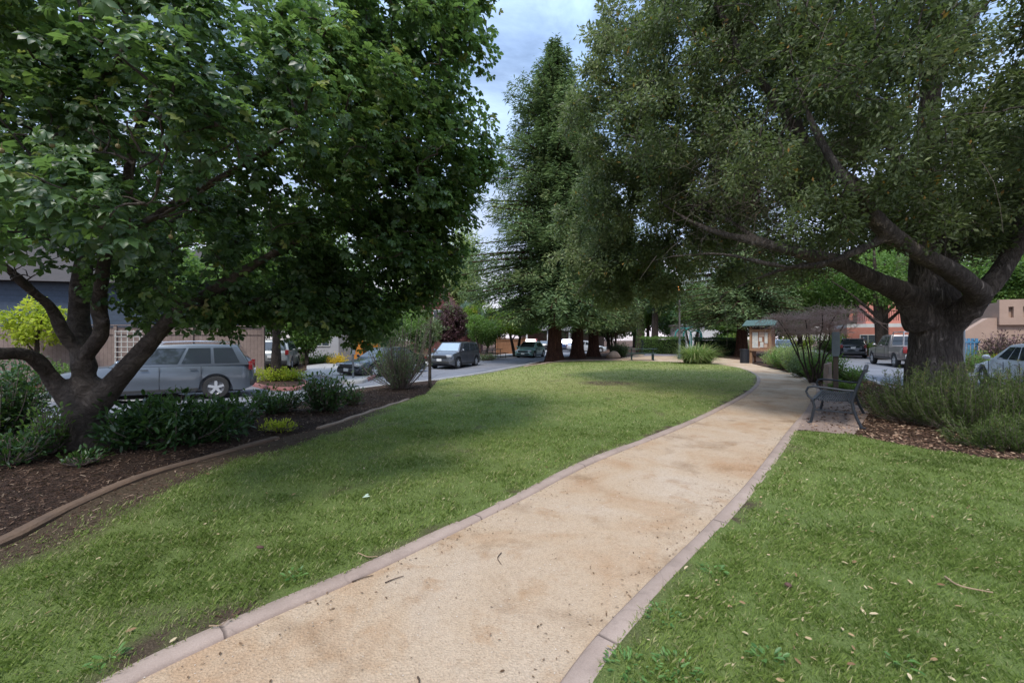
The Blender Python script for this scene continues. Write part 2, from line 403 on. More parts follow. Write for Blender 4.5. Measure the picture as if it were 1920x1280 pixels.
def m_mulch(name='wood_chip_mulch',k=1.0):
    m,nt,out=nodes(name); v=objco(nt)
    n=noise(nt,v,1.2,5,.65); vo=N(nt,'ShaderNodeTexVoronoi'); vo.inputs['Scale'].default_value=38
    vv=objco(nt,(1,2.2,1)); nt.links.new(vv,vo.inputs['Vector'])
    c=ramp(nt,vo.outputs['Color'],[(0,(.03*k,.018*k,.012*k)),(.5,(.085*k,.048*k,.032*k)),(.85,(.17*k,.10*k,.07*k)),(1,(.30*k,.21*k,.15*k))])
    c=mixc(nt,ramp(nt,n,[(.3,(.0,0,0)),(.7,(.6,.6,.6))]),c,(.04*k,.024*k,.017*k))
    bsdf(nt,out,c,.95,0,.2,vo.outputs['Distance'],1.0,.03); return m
def m_concrete(name,c1,c2,joints=False):
    m,nt,out=nodes(name); v=objco(nt); n=noise(nt,v,1.4,6,.7); f=noise(nt,v,160,2,.8); s=noise(nt,v,6,5,.7)
    c=mixc(nt,ramp(nt,n,[(.3,(0,0,0)),(.7,(1,1,1))]),c1,c2)
    c=mixc(nt,ramp(nt,s,[(.58,(0,0,0)),(.8,(.6,.6,.6))]),c,tuple(x*.5 for x in c2))
    c=mixc(nt,.4,c,ramp(nt,f,[(.3,(.35,.35,.35)),(.7,(.65,.65,.65))]),'OVERLAY')
    a=N(nt,'ShaderNodeAttribute',attribute_name='run'); q=N(nt,'ShaderNodeMath',operation='MULTIPLY'); q.inputs[1].default_value=1/1.83; nt.links.new(a.outputs['Fac'],q.inputs[0]); fr=N(nt,'ShaderNodeMath',operation='FRACT'); nt.links.new(q.outputs[0],fr.inputs[0])
    if joints: c=mixc(nt,ramp(nt,fr.outputs[0],[(.0,(.85,.85,.85)),(.006,(.7,.7,.7)),(.010,(0,0,0))]),c,(.07,.05,.042))
    vc=N(nt,'ShaderNodeTexVoronoi'); vc.feature='DISTANCE_TO_EDGE'; vc.inputs['Scale'].default_value=.9; nn=N(nt,'ShaderNodeTexNoise'); nn.inputs['Scale'].default_value=3; nt.links.new(v,nn.inputs['Vector']); nt.links.new(mixc(nt,.18,v,nn.outputs[1]),vc.inputs['Vector'])
    if joints: c=mixc(nt,ramp(nt,vc.outputs['Distance'],[(0,(.25,.25,.25)),(.004,(0,0,0))]),c,(.08,.06,.05))
    d2=noise(nt,v,2.3,6,.75); c=mixc(nt,ramp(nt,d2,[(.50,(0,0,0)),(.72,(.55,.55,.55))]),c,tuple(x*.6 for x in c2))
    bsdf(nt,out,c,.9,0,.25,f,.35,.006); return m
MAT_LAWN=m_lawn(); MAT_PATH=m_path(); MAT_ASPH=m_asph(); MAT_MULCH=m_mulch(); MAT_KERB=m_concrete('pinkish_concrete',(.37,.285,.235),(.28,.21,.17),True); MAT_CONC=m_concrete('grey_concrete',(.36,.345,.33),(.27,.26,.25))
MAT_SOIL=m_mulch('dry_soil',1.1)
# ---------------------------------------------------------------- ground sheets
# far ground: fine grid in the middle, coarse to the horizon
gx=np.concatenate([[-700,-300,-150,-90,-60],np.arange(-45,60,.6),[75,100,160,300,700]]); gy=np.concatenate([[-300,-60,-25],np.arange(-12,75,.6),[90,120,180,300,900]])
X,Yg=np.meshgrid(gx,gy); Z=hground(X.ravel(),Yg.ravel()); V=np.stack([X.ravel(),Yg.ravel(),Z],1); nx=len(gx)
idx=np.arange(len(V)).reshape(len(gy),nx); Fq=np.stack([idx[:-1,:-1],idx[:-1,1:],idx[1:,1:],idx[1:,:-1]],-1).reshape(-1,4)
o=npmesh('ground',V,Fq,MAT_SOIL,smooth=True); o['kind']='structure'
sheet('lawn',lawnL,.3,hbed,MAT_LAWN,0,{'bare':bare,'dry':dry})
sheet('lawn',lawnR,.3,lambda x,y:hbed(x,y),MAT_LAWN,0,{'bare':bare,'dry':lambda x,y:.35*dry(x,y)})
def hpath(x,y): return .012*(fbm(x,y,1.3,8)-.5)-.022-.0*x
pathp=[tuple(p[:2]) for p in LI[:128]]+[tuple(G(1330,676)[:2]),tuple(G(1405,680)[:2])]+[tuple(p[:2]) for p in RI[::-1]]
sheet('path',pathp,.3,hpath,MAT_PATH)
plaza=[tuple(p[:2]) for p in LI[127:]]+[tuple(G(*q)[:2]) for q in ((1150,675.5),(1110,672),(1130,667),(1200,664),(1270,664),(1350,670),(1405,676),(1411,681))]
sheet('plaza',plaza,.8,lambda x,y:0*x-.030,MAT_PATH)
far_pad=[tuple(G(*q)[:2]) for q in ((1205,666.5),(1285,667),(1275,660),(1215,660))]
sheet('far_paving',far_pad,2,lambda x,y:0*x-.018,m_concrete('purple_grey_paving',(.2,.18,.2),(.16,.145,.16)))
iL=int(np.argmin(np.hypot(NL[:,0]+3.2,NL[:,1]-18.2)))
NLin=offset(NL,.14)
mulL=[tuple(p[:2]) for p in NLin[6:iL+1]]+[tuple(G(836,717,-.15)[:2]),tuple(G(815,727,-.1)[:2])]+[tuple(p[:2]) for p in LEc[::-1]]+[(-8,-4)]
sheet('mulch_bed',mulL,.35,hbed,m_mulch('shade_dark_mulch',.6),-.012)  # mulch colour lowered to carry the shade under the big tree
i2=int(np.argmin(np.hypot(NL[:,0]-1.5,NL[:,1]-28.6)))
bed2=[tuple(p[:2]) for p in NLin[i2-1:i2+22]]+[(14,50),(8.5,44),tuple(G(1205,661)[:2]),tuple(G(1165,671)[:2]),tuple(G(1130,676.2)[:2]),tuple(G(1050,678.2)[:2]),tuple(G(1002,683,-.08)[:2])]
sheet('mulch_bed',bed2,.8,hbed,MAT_MULCH,-.015)
NRin=offset(NR,-.14)
mulR=[tuple(p[:2]) for p in MBc]+[tuple(p[:2]) for p in NRin[26:73]]+[(26,48),tuple(G(1380,664)[:2]),tuple(G(1400,676)[:2])]+[tuple(p[:2]) for p in RO[::-1][2:130-iro]]
sheet('mulch_bed',mulR,.5,lambda x,y:hbed(x,y),MAT_MULCH,-.012)
# streets, kerbs and far pavements
def ribbon(name,A,B,nv,zf,mat):
    A=np.asarray(A);B=np.asarray(B);t=np.linspace(0,1,nv)[:,None,None]
    P=A[None,:,:2]*(1-t)+B[None,:,:2]*t; P=P.reshape(-1,2); Z=zf(P[:,0],P[:,1]); V=np.column_stack([P,Z]); n=len(A)
    idx=np.arange(len(V)).reshape(nv,n); Fq=np.stack([idx[:-1,:-1],idx[:-1,1:],idx[1:,1:],idx[1:,:-1]],-1).reshape(-1,4)
    o=npmesh(name,V,Fq,mat,smooth=True)
    if o.data.polygons[0].normal.z<0: o.data.flip_normals()
    o['kind']='structure'; return o
FLd=5.6+.9*(1-sstep(12,22,NL[:,1]))
FL=NL.copy(); _o=offset(NL,-1)-NL; FL[:,:2]+=_o[:,:2]*FLd[:,None]
ribbon('road',NL,FL,8,lambda x,y:LV(y)+0*x,MAT_ASPH)
FR=offset(NR,6.0); ribbon('road',NR,FR,8,lambda x,y:-.08+0*x,MAT_ASPH)
def kerbstrip(name,A,w,zt,zb,mat,side=1,round_=.02):
    A=resample([(p[0],p[1]) for p in A],int(np.sum(np.linalg.norm(np.diff(A[:,:2],axis=0),axis=1))/.12)+4) if name=='path_kerb' else A
    """solid kerb: profile swept along polyline A"""
    B=offset(A,w*side); n=len(A); prof=[]
    zt0=zt(A[:,0],A[:,1]); zb0=zb(A[:,0],A[:,1])
    A2=offset(A,round_*side); B2=offset(A,(w-round_)*side)
    rows=[np.column_stack([A[:,:2],zb0]),np.column_stack([A[:,:2],zt0-round_]),np.column_stack([A2[:,:2],zt0]),np.column_stack([B2[:,:2],zt0]),np.column_stack([B[:,:2],zt0-round_]),np.column_stack([B[:,:2],zb0])]
    V=np.concatenate(rows); idx=np.arange(len(V)).reshape(len(rows),n)
    Fq=np.stack([idx[:-1,:-1],idx[:-1,1:],idx[1:,1:],idx[1:,:-1]],-1).reshape(-1,4)
    ss=np.concatenate([[0],np.cumsum(np.linalg.norm(np.diff(A[:,:2],axis=0),axis=1))]); o=npmesh(name,V,Fq,mat,smooth=False,attrs={'run':np.tile(ss,len(rows))})
    bm=bmesh.new(); bm.from_mesh(o.data); bmesh.ops.recalc_face_normals(bm,faces=bm.faces); bm.to_mesh(o.data); bm.free()
    o['kind']='structure'; return o
wob=lambda x,y:.003+.014*(fbm(x,y,.9,15)-.5)
kerbstrip('path_kerb',LO[:138],.13,wob,lambda x,y:0*x-.1,MAT_KERB,1)
kerbstrip('path_kerb',RI[:98],.145,wob,lambda x,y:0*x-.1,MAT_KERB,1)
kerbstrip('street_kerb',NL,.14,lambda x,y:LV(y)+.125,lambda x,y:LV(y)-.1,MAT_CONC,1)
kerbstrip('street_kerb',NR,.14,lambda x,y:.035+0*x,lambda x,y:-.2+0*x,MAT_CONC,-1)
kerbstrip('street_kerb',FL,.15,lambda x,y:LV(y)+.12,lambda x,y:LV(y)-.1,MAT_CONC,-1)
kerbstrip('street_kerb',FR,.15,lambda x,y:.04+0*x,lambda x,y:-.2+0*x,MAT_CONC,1)
ribbon('pavement',offset(FL,-.15),offset(FL,-1.9),3,lambda x,y:LV(y)+.115,MAT_CONC)
ribbon('pavement',offset(FR,.15),offset(FR,1.9),3,lambda x,y:.035+0*x,MAT_CONC)
# kerb extension with a red painted edge, and the concrete pad of the bench
bulb=resample([G(*q,-.22)[:2] for q in ((575,697),(612,704),(640,711),(664,714.5),(690,708),(706,699),(712,690))],24)
bulbp=[tuple(p[:2]) for p in bulb]+[tuple(G(700,683,-.2)[:2]),tuple(G(620,683,-.2)[:2]),tuple(G(575,688,-.2)[:2])]
sheet('pavement',bulbp,1.2,lambda x,y:LV(y)+.13+0*x,MAT_CONC)
MAT_RED=simple('red_kerb_paint',(.24,.07,.065),(.20,.11,.10),3,.7)
kerbstrip('street_kerb',bulb[:13],.14,lambda x,y:LV(y)+.135,lambda x,y:LV(y)-.05,MAT_CONC,1)
kerbstrip('street_kerb',bulb[12:],.14,lambda x,y:LV(y)+.136,lambda x,y:LV(y)-.05,MAT_RED,1)
isl=resample([G(*q,-.22)[:2] for q in ((470,715),(500,722),(540,726),(566,722),(570,714),(540,706))],20)
sheet('mulch_bed',[tuple(p[:2]) for p in isl],.8,lambda x,y:LV(y)+.10+0*x,MAT_MULCH)
kerbstrip('street_kerb',isl[:],.13,lambda x,y:LV(y)+.135,lambda x,y:LV(y)-.05,MAT_RED,1)
pad=[tuple(G(*q)[:2]) for q in ((1496,806),(1601,816),(1632,772),(1566,741),(1527,741),(1508,775))]
pp=[tuple(p) for p in pad]
sheet('bench_pad',pp,.6,lambda x,y:0*x+.008,m_concrete('dusty_pad_concrete',(.30,.225,.185),(.22,.16,.13)))
# ================================================================ TREES
BARK_GREY=barkmat('pale_grey_bark',(.19,.155,.13),(.075,.06,.05),3.2,3.6,.8,2.4)
BARK_OAK=barkmat('dark_oak_bark',(.30,.25,.215),(.085,.068,.058),4.2,.95,1.0,3.0,.11)
BARK_RED=barkmat('redwood_bark',(.17,.075,.05),(.045,.022,.016),9,.7,1.0,2.2,.10)
BARK_GEN=barkmat('brown_bark',(.13,.10,.08),(.045,.035,.028),5,2,.8,3)
TWIG=simple('grey_twig',(.19,.15,.13),(.11,.085,.075),9,.9)
def grow_branches(limbs,targets,rad0=.035,sag=.0):
    """thin curved branches; each starts at the nearest point of the limbs or of an earlier branch, so they fork"""
    base=np.concatenate([resample([tuple(p[0]) for p in L],len(L)*3) for L in limbs]); nb_=len(base)
    targets=np.asarray(targets); near=np.array([np.min(np.linalg.norm(base-t,axis=1)) for t in targets]); order=np.argsort(near)
    buf=np.zeros((nb_+3*len(targets),3)); buf[:nb_]=base; m=nb_; out=[]
    for q in order:
        t=targets[q]; d=buf[:m]-t; dd=np.sqrt((d*d).sum(1))+.35*np.maximum(0,d[:,2]); i=int(np.argmin(dd)); a=buf[i]
        u=np.linspace(0,1,6)[:,None]; L=float(np.linalg.norm(t-a))
        if L<.05: continue
        P=a*(1-u)+t*u; P=P+np.sin(u*PI)*(np.array([0,0,.10*L])+rng.normal(size=3)*.09*L)+rng.normal(size=(6,3))*.025*L*np.sin(u*PI)
        out.append(P)
        buf[m:m+3]=P[[2,4,5]]; m+=3
    return out
def tubes_np(lines,r0,r1,n=4):
    V=[];Fs=[];o=0
    for P,ra in lines:
        k=len(P); T=np.gradient(P,axis=0); T=norm(T); up=np.array([0,0,1.0]) if abs(T[0,2])<.9 else np.array([1.0,0,0])
        A=norm(up-T*np.sum(T*up,axis=1,keepdims=True)); B=np.cross(T,A); rr=np.linspace(ra*r0,ra*r1,k)[:,None]
        for j in range(n): 
            t=2*PI*j/n; V.append(P+A*math.cos(t)*rr+B*math.sin(t)*rr)
        for j in range(n):
            j2=(j+1)%n
            for i in range(k-1): Fs.append((o+j*k+i,o+j2*k+i,o+j2*k+i+1,o+j*k+i+1))
        o+=n*k
    return np.concatenate(V),np.array(Fs)
def in_lobes(P,lobes,g=1.0):
    r=np.zeros(len(P),bool)
    for c in lobes: r|=(((P-np.array(c[:3]))/(np.array(c[3:6])*g))**2).sum(1)<1
    return r
def lobe_points(lobes,n,inner=.35):
    """points through the lobes, denser near their surface; weights by volume^(2/3)"""
    w=np.array([(c[3]*c[4]*c[5])**(2/3)*(c[6] if len(c)>6 else 1) for c in lobes]); w/=w.sum(); out=[]
    for c,k in zip(lobes,rng.multinomial(n,w)):
        d=rvec(k); r=(inner**3+(1-inner**3)*rng.random(k))**(1/3)
        r=r*(1+.10*rng.normal(size=k)*(rng.random(k)<.5)); out.append(np.array(c[:3])+d*r[:,None]*np.array(c[3:6]))
    return np.concatenate(out)
def clump(tg,lobes,nc,pull,seed=0):
    """gather branch tips into clumps so that the crown has masses and gaps"""
    cc=lobe_points(lobes,nc,.55); out=tg.copy()
    for i in range(0,len(tg),500):
        d=((tg[i:i+500,None,:]-cc[None])**2).sum(2); j=d.argmin(1); q=cc[j]; dd=np.sqrt(d.min(1))[:,None]; k=pull*(1-.4*rng.random((len(q),1))); out[i:i+500]=tg[i:i+500]*(1-k)+q*k
    return out
def limb_mesh(mb,limbs,n=12):
    for L in limbs:
        pts=resample([tuple(p[0]) for p in L],max(4,len(L)*3)); rs=np.interp(np.linspace(0,1,len(pts)),np.linspace(0,1,len(L)),[p[1] for p in L])
        rs=rs*(1+np.where(rs>.2,.01,.05)*rng.normal(size=len(rs))); mb.tube([tuple(p) for p in pts],list(rs),n)
def trunk_obj(root,limbs,mat,n=14,disp=.0,name='trunk',voxel=None):
    mb=MB(); limb_mesh(mb,limbs,n); o=mb.build(name,mat,root,smooth=False)
    if voxel:
        m=o.modifiers.new('merge','REMESH'); m.mode='VOXEL'; m.voxel_size=voxel; m.use_smooth_shade=True
        s=o.modifiers.new('smooth','SMOOTH'); s.iterations=6; s.factor=.6
        tx=bpy.data.textures.new('bumps','CLOUDS'); tx.noise_scale=.35
        d=o.modifiers.new('bumps','DISPLACE'); d.texture=tx; d.strength=disp; d.mid_level=.5; d.texture_coords='GLOBAL'
    else:
        o.data.polygons.foreach_set('use_smooth',[True]*len(o.data.polygons))
    return o
# ---- leaf colours (base colour per leaf, chosen by a tint)
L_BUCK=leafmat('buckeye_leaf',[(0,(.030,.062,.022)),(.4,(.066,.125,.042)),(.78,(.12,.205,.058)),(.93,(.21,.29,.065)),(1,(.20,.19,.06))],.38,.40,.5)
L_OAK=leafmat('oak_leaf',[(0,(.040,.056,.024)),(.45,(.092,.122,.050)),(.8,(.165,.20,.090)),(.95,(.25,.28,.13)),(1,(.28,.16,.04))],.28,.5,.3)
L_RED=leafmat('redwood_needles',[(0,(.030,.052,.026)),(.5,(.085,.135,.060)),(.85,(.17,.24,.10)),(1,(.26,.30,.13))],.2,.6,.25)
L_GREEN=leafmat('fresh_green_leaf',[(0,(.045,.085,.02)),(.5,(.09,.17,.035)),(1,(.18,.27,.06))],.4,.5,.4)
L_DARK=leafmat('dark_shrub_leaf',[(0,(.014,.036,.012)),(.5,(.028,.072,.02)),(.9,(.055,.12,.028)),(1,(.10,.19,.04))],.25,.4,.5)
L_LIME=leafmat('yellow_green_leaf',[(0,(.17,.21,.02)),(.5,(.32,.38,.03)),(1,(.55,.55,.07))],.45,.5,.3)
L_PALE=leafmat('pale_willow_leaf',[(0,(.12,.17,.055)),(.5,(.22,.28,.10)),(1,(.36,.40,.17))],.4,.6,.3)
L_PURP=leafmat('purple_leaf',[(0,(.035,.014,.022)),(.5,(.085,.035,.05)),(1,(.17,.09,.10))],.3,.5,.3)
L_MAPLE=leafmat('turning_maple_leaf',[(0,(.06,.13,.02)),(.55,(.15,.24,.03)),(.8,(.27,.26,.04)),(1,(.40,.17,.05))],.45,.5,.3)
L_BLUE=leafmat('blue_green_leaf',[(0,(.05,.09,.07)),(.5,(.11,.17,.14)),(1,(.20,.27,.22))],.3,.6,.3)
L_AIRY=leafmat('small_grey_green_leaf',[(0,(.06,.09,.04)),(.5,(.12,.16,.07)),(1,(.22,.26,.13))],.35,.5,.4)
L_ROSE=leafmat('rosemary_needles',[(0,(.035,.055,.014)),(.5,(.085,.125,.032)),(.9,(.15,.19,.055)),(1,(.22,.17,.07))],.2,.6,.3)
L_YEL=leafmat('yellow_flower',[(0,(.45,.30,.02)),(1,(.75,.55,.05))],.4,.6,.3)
L_REDF=leafmat('red_flower',[(0,(.5,.03,.02)),(1,(.75,.10,.04))],.3,.6,.3)
L_DEAD=simple('dead_twigs',(.62,.45,.39),(.42,.30,.25),9,.95)
L_STRAP=leafmat('strap_leaf',[(0,(.06,.10,.025)),(.5,(.13,.19,.05)),(.85,(.24,.27,.09)),(1,(.38,.33,.16))],.35,.5,.4)
# ================================================================ the big left tree
bt=G(160,838,-.03); 
tree=thing('spreading_tree','big grey forked tree with large hand-shaped leaves rising from the shaded bark bed','tree',bt)
B0=Vector(bt)
def rel(L): return [(Vector(p)-B0,r) for p,r in L]
def WL(l): return rel([(Wp(a,b,y),r) for a,b,y,r in l])
D=5.87
buck_limbs=[WL([(160,850,D,.46),(158,825,D,.40),(160,795,D,.345),(160,760,D,.33),(162,735,D,.30),(163,710,D,.25)]),
 WL([(150,775,D,.22),(125,745,D-.1,.17),(98,712,D-.2,.14),(82,688,D-.35,.125),(60,668,D-.5,.115),(30,662,D-.7,.11),(-5,663,D-.9,.10),(-60,640,D-1.1,.09),(-150,560,D-1.3,.06)]),
 WL([(163,740,D,.23),(158,700,D,.17),(158,665,D,.15),(140,650,D,.13),(120,625,D-.1,.105),(103,590,D-.2,.09),(90,570,D-.3,.085),(60,545,D-.5,.075),(10,500,D-.8,.06),(-60,440,D-1,.04)]),
 WL([(158,690,D,.20),(152,650,D+.2,.19),(148,600,D+.3,.17),(150,550,D+.3,.16),(160,480,D+.3,.15),(175,400,D+.2,.14),(190,300,D,.12),(170,200,D-.3,.11),(120,130,D-.6,.10),(100,40,D-.9,.08),(60,-120,D-1,.05)]),
 WL([(160,665,D,.14),(178,645,D-.1,.13),(192,615,D-.2,.12),(185,575,D-.2,.105),(190,530,D-.3,.10),(200,470,D-.4,.09),(230,380,D-.6,.08),(255,260,D-.8,.07),(300,150,D-1,.06),(360,20,D-1.2,.05)]),
 WL([(190,615,D-.2,.08),(198,603,D-.25,.06),(203,598,D-.3,.045)]),
 WL([(165,770,D,.27),(205,728,D,.20),(235,695,D,.165),(270,655,D,.15),(310,610,D,.13),(350,575,D,.11),(400,545,D,.09),(470,500,D+.1,.075),(560,450,D+.2,.06),(650,400,D+.3,.045),(760,340,D+.4,.03)]),
 WL([(350,575,D,.08),(430,570,D+.3,.06),(520,560,D+.5,.05),(600,570,D+.6,.035),(680,600,D+.7,.02)]),
 WL([(200,470,D-.4,.08),(300,400,D-.6,.07),(420,330,D-.8,.055),(560,250,D-.9,.045),(700,180,D-.9,.03),(800,120,D-.8,.02)]),
 WL([(175,400,D+.2,.09),(90,320,D-.2,.08),(150,190,D-1.6,.07),(190,150,D-2.0,.06),(260,60,D-2.4,.05)]),
 WL([(150,480,D,.1),(240,430,D-1.2,.07),(330,390,D-2.2,.05),(420,330,D-2.8,.035),(520,250,D-3.0,.02)]),
 WL([(150,560,D+.3,.1),(220,480,D+1.2,.08),(350,400,D+2,.06),(520,330,D+2.6,.04),(640,280,D+2.8,.03)])]
lob=[(-4.9,6.2,5.3,4.2,3.7,3.3,1.2),(-2.7,3.3,3.7,1.45,1.0,1.15,.8),(-3.1,3.3,4.7,1.9,1.2,1.3,.7),(-1.3,5.2,4.9,1.25,1.4,1.3,1.0),(-2.5,6.9,2.95,1.45,1.3,1.25,.9),(-3.6,6.4,2.6,1.0,1.2,.7,.5),(-2.2,5.6,3.5,1.6,1.6,1.2,.9),(-6.3,4.6,4.0,2.2,1.6,1.8,.8),(-4.2,3.6,2.55,1.5,1.0,.5,.5),(-1.5,6.0,6.6,1.5,1.8,1.5,.8),(-6.6,5.6,2.2,1.0,1.0,.5,.4),(-2.5,6.7,2.15,1.25,1.2,.72,.8),(-4.2,7.0,2.3,1.0,1.0,.6,.5),(-1.35,6.6,3.6,1.15,1.2,1.0,1.0),(-1.6,6.9,2.9,.9,1.0,.8,.7),(-2.9,2.7,2.75,1.1,.7,.75,.7),(-5.3,5.2,2.35,1.3,1.0,.40,.5),(-4.5,6.4,1.98,1.3,.9,.55,.8),(-3.3,6.6,1.88,1.6,1.0,.52,.9),(-1.15,6.4,4.6,1.1,1.2,1.5,1.1),(-1.7,6.6,3.5,1.1,1.0,1.0,.9),(-2.35,6.9,1.8,.7,.8,.45,.6)]
lobB=[(c[0]-B0.x,c[1]-B0.y,c[2]-B0.z)+tuple(c[3:]) for c in lob]
trunk_obj(tree,[[(p,r*.72) for p,r in L] for L in buck_limbs],BARK_GREY,14,.03,voxel=.03)
nb=2300
tg=clump(lobe_points(lobB,nb,.35),lobB,170,.38); br=grow_branches(buck_limbs,tg)
Vb,Fb=tubes_np([(P,.004+.006*rng.random()+.011*np.linalg.norm(P[-1]-P[0])) for P in br],1.0,.4)
npmesh('branches',Vb,Fb,BARK_GREY,tree,smooth=True)
cam_rel=np.array([-B0.x,-B0.y,EYE-B0.z])
def twig_leaves(br,per,spread,frm=.55):
    c=[];o=[]
    for P in br:
        k=rng.poisson(per); u=frm+(1.04-frm)*rng.random(k)**.8; idx=u*(len(P)-1); i=np.clip(idx.astype(int),0,len(P)-2); f=(idx-i)[:,None]
        p=P[i]*(1-f)+P[i+1]*f; out=rvec(k)*spread*(rng.random((k,1))**.5); c.append(p+out); o.append(out+.15*norm((P[-1]-P[0])[None])*spread)
    return np.concatenate(c),np.concatenate(o)
c,o_=twig_leaves(br,29,.27,.2)
k=len(c); cen=np.array([-4.4-B0.x,6-B0.y,3.0-B0.z])
outw=norm(c-cen); 
direc=norm(o_)*.6+outw*.40+rvec(k)*.75; direc[:,2]=direc[:,2]*.5-.25
nr=np.array([0,0,1.0])*.8+outw*.45+rvec(k)*.62
dist=np.linalg.norm(c-cam_rel,axis=1); hl_=vnoise(c[:,0]*1.6+c[:,1],c[:,2]*1.6,1.0,91); keep=(dist>1.55)&(hl_>.17); 
size=(.055+.045*rng.random(k))*np.where(dist<2.6,1.30,1.0)
tint=np.clip(.45+.22*rng.normal(size=k)+.5*(vnoise(c[:,0]*1.0,c[:,2]*1.0,1.5,3)-.5),0,1)
tint=np.where(rng.random(k)<.015,.97,tint)
near=keep&(dist<5.8); farr=keep&(dist>=5.8)
v1,f1,k1=leaves(c[near],direc[near],nr[near],size[near],*T_PALM); v1=v1+rng.normal(size=v1.shape)*.0035; t1=np.repeat(tint[near],k1)
v2,f2,k2=leaves(c[farr],direc[farr],nr[farr],size[farr]*1.08,*T_PALM3); t2=np.repeat(tint[farr],k2)
Vv,Ff,Tt=cat([(v1,f1,t1),(v2,f2,t2)])
npmesh('crown',Vv,Ff,L_BUCK,tree,tint=Tt)
print('buckeye leaves',near.sum(),farr.sum(),len(Ff))
FRUIT=simple('tan_fruit',(.22,.16,.06),(.16,.13,.05),20,.6)
fm=MB().ball((0,0,0),.015,8,(1,1,1.15)); fm.tube([(0,0,.013),(.003,0,.05)],.0022,4)
cand=c[(dist>2.3)&(dist<5)&(c[:,1]<cam_rel[1]+4.8)]
f0=None
for q in cand[rng.choice(len(cand),26,replace=False)]:
    if f0 is None: f0=fm.build('fruit',FRUIT,tree,smooth=True); ff=f0
    else: ff=f0.copy(); link(ff,tree)
    ff.location=q+np.array([0,0,-.04])
# ================================================================ the great oak
bo=G(1752,764); bo.z=-.02; O0=Vector(bo); OD=O0.y
print('oak',O0)
oak=thing('oak_tree','massive old oak with a thick dark trunk and low spreading limbs behind the park bench','tree',O0)
def OL(l): 
    s=OD/9.6
    return [(Wp(a,b,y*s)-O0,r*s) for a,b,y,r in l]
oak_limbs=[OL([(1765,800,9.6,1.15),(1762,770,9.6,.98),(1758,735,9.6,.86),(1752,700,9.6,.73),(1752,660,9.6,.665),(1753,620,9.6,.635),(1755,590,9.6,.63),(1756,570,9.6,.58),(1752,545,9.6,.55)]),
 OL([(1730,610,9.5,.45),(1705,560,9.35,.34),(1680,543,9.2,.27),(1620,517,8.8,.225),(1560,487,8.5,.19),(1490,472,8.5,.155),(1430,455,9,.125),(1350,437,9.8,.09),(1290,412,10.8,.07),(1240,380,11.6,.045)]),
 OL([(1560,488,8.5,.11),(1470,505,8.9,.075),(1390,535,9.8,.05),(1340,565,10.8,.03)]),
 OL([(1775,615,9.4,.36),(1808,580,9.0,.31),(1835,556,8.7,.28),(1822,538,8.4,.25),(1790,512,8.2,.225),(1735,482,7.8,.20),(1690,455,7.5,.19),(1655,425,7.2,.165),(1615,375,7,.11),(1560,300,7.1,.08),(1510,200,7.3,.055),(1480,90,7.5,.035)]),
 OL([(1672,440,7.4,.13),(1640,455,7.35,.105),(1585,480,7.4,.085),(1545,495,7.6,.075),(1480,501,8,.068),(1420,490,8.5,.06),(1350,476,9.3,.05),(1270,480,10,.04),(1205,492,11,.02)]),
 OL([(1815,590,9.0,.28),(1848,545,8.8,.25),(1888,490,8.8,.24),(1912,440,8.8,.215),(1945,350,8.8,.18),(1980,220,9,.13),(2000,50,9.2,.08)]),
 OL([(1752,560,9.6,.56),(1742,520,9.7,.46),(1742,480,9.75,.40),(1742,440,9.8,.33),(1738,380,9.8,.27),(1735,300,9.8,.22),(1745,180,9.8,.17),(1760,40,9.7,.12),(1740,-150,9.6,.07)]),
 OL([(1760,500,9.75,.36),(1795,450,9.9,.28),(1840,405,10.1,.23),(1890,365,10.3,.19),(1960,300,10.4,.14),(2060,180,10.5,.09)]),
 OL([(1742,490,9.6,.32),(1700,432,9.3,.235),(1650,385,9.1,.20),(1570,320,9,.165),(1500,250,9,.14),(1437,165,9,.12),(1385,90,9,.10),(1340,0,9.1,.08),(1300,-120,9.2,.05)]),
 OL([(1500,250,9,.10),(1492,170,9.1,.09),(1465,60,9.2,.08),(1450,-60,9.3,.06)]),
 OL([(1570,320,9,.09),(1480,300,10,.075),(1380,290,11.5,.06),(1280,280,13,.045),(1180,260,14,.03)]),
 OL([(1430,455,9,.08),(1340,400,11,.065),(1250,380,13,.05),(1150,390,14.5,.03)]),
 OL([(1742,440,9.8,.2),(1700,330,10.8,.15),(1620,200,12,.11),(1500,100,13,.08),(1350,60,13.5,.05)])]
lob=[(10,8.9,8.4,6.8,5.2,4.9,1.3),(6.3,11,9.2,4.4,4,4.2,1.2),(4.5,14.2,5.6,3.2,3.0,3.0,1.3),(7.0,11.2,4.3,2.9,2.9,1.5,.8),(5.2,6.4,4.7,1.7,1.6,1.25,.9),(11.3,7.2,5.6,3,2.5,2.0,.8),(7.2,5.3,6.4,3.2,1.9,2.2,1.0),(4.8,9.5,6.6,2.6,2.5,2.4,1.0),(8.2,8.3,3.9,2.0,1.6,.8,.5),(12.5,11,4.8,3.5,3,1.7,.5),(3.6,14.4,3.9,1.9,1.8,1.6,.9),(6.8,6.7,3.75,1.7,1.0,.85,.8),(4.9,6.7,3.35,1.3,.9,.6,.6),(4.3,13.6,6.3,1.6,1.5,1.4,1.0),(3.0,12,8.4,1.7,1.8,2.4,1.0),(4.2,14,3.6,1.6,1.4,1.0,.8),(5.8,12.5,5.2,1.6,1.5,1.2,.8)]
lobO=[(c[0]-O0.x,c[1]-O0.y,c[2]-O0.z)+tuple(c[3:]) for c in lob]
trunk_obj(oak,[[(p,r*(.72 if i in(0,3) else .74)) for p,r in L] for i,L in enumerate(oak_limbs)],BARK_OAK,16,.06,voxel=.045)
tg=clump(lobe_points(lobO,6600,.45),lobO,330,.42); br=grow_branches(oak_limbs,tg)
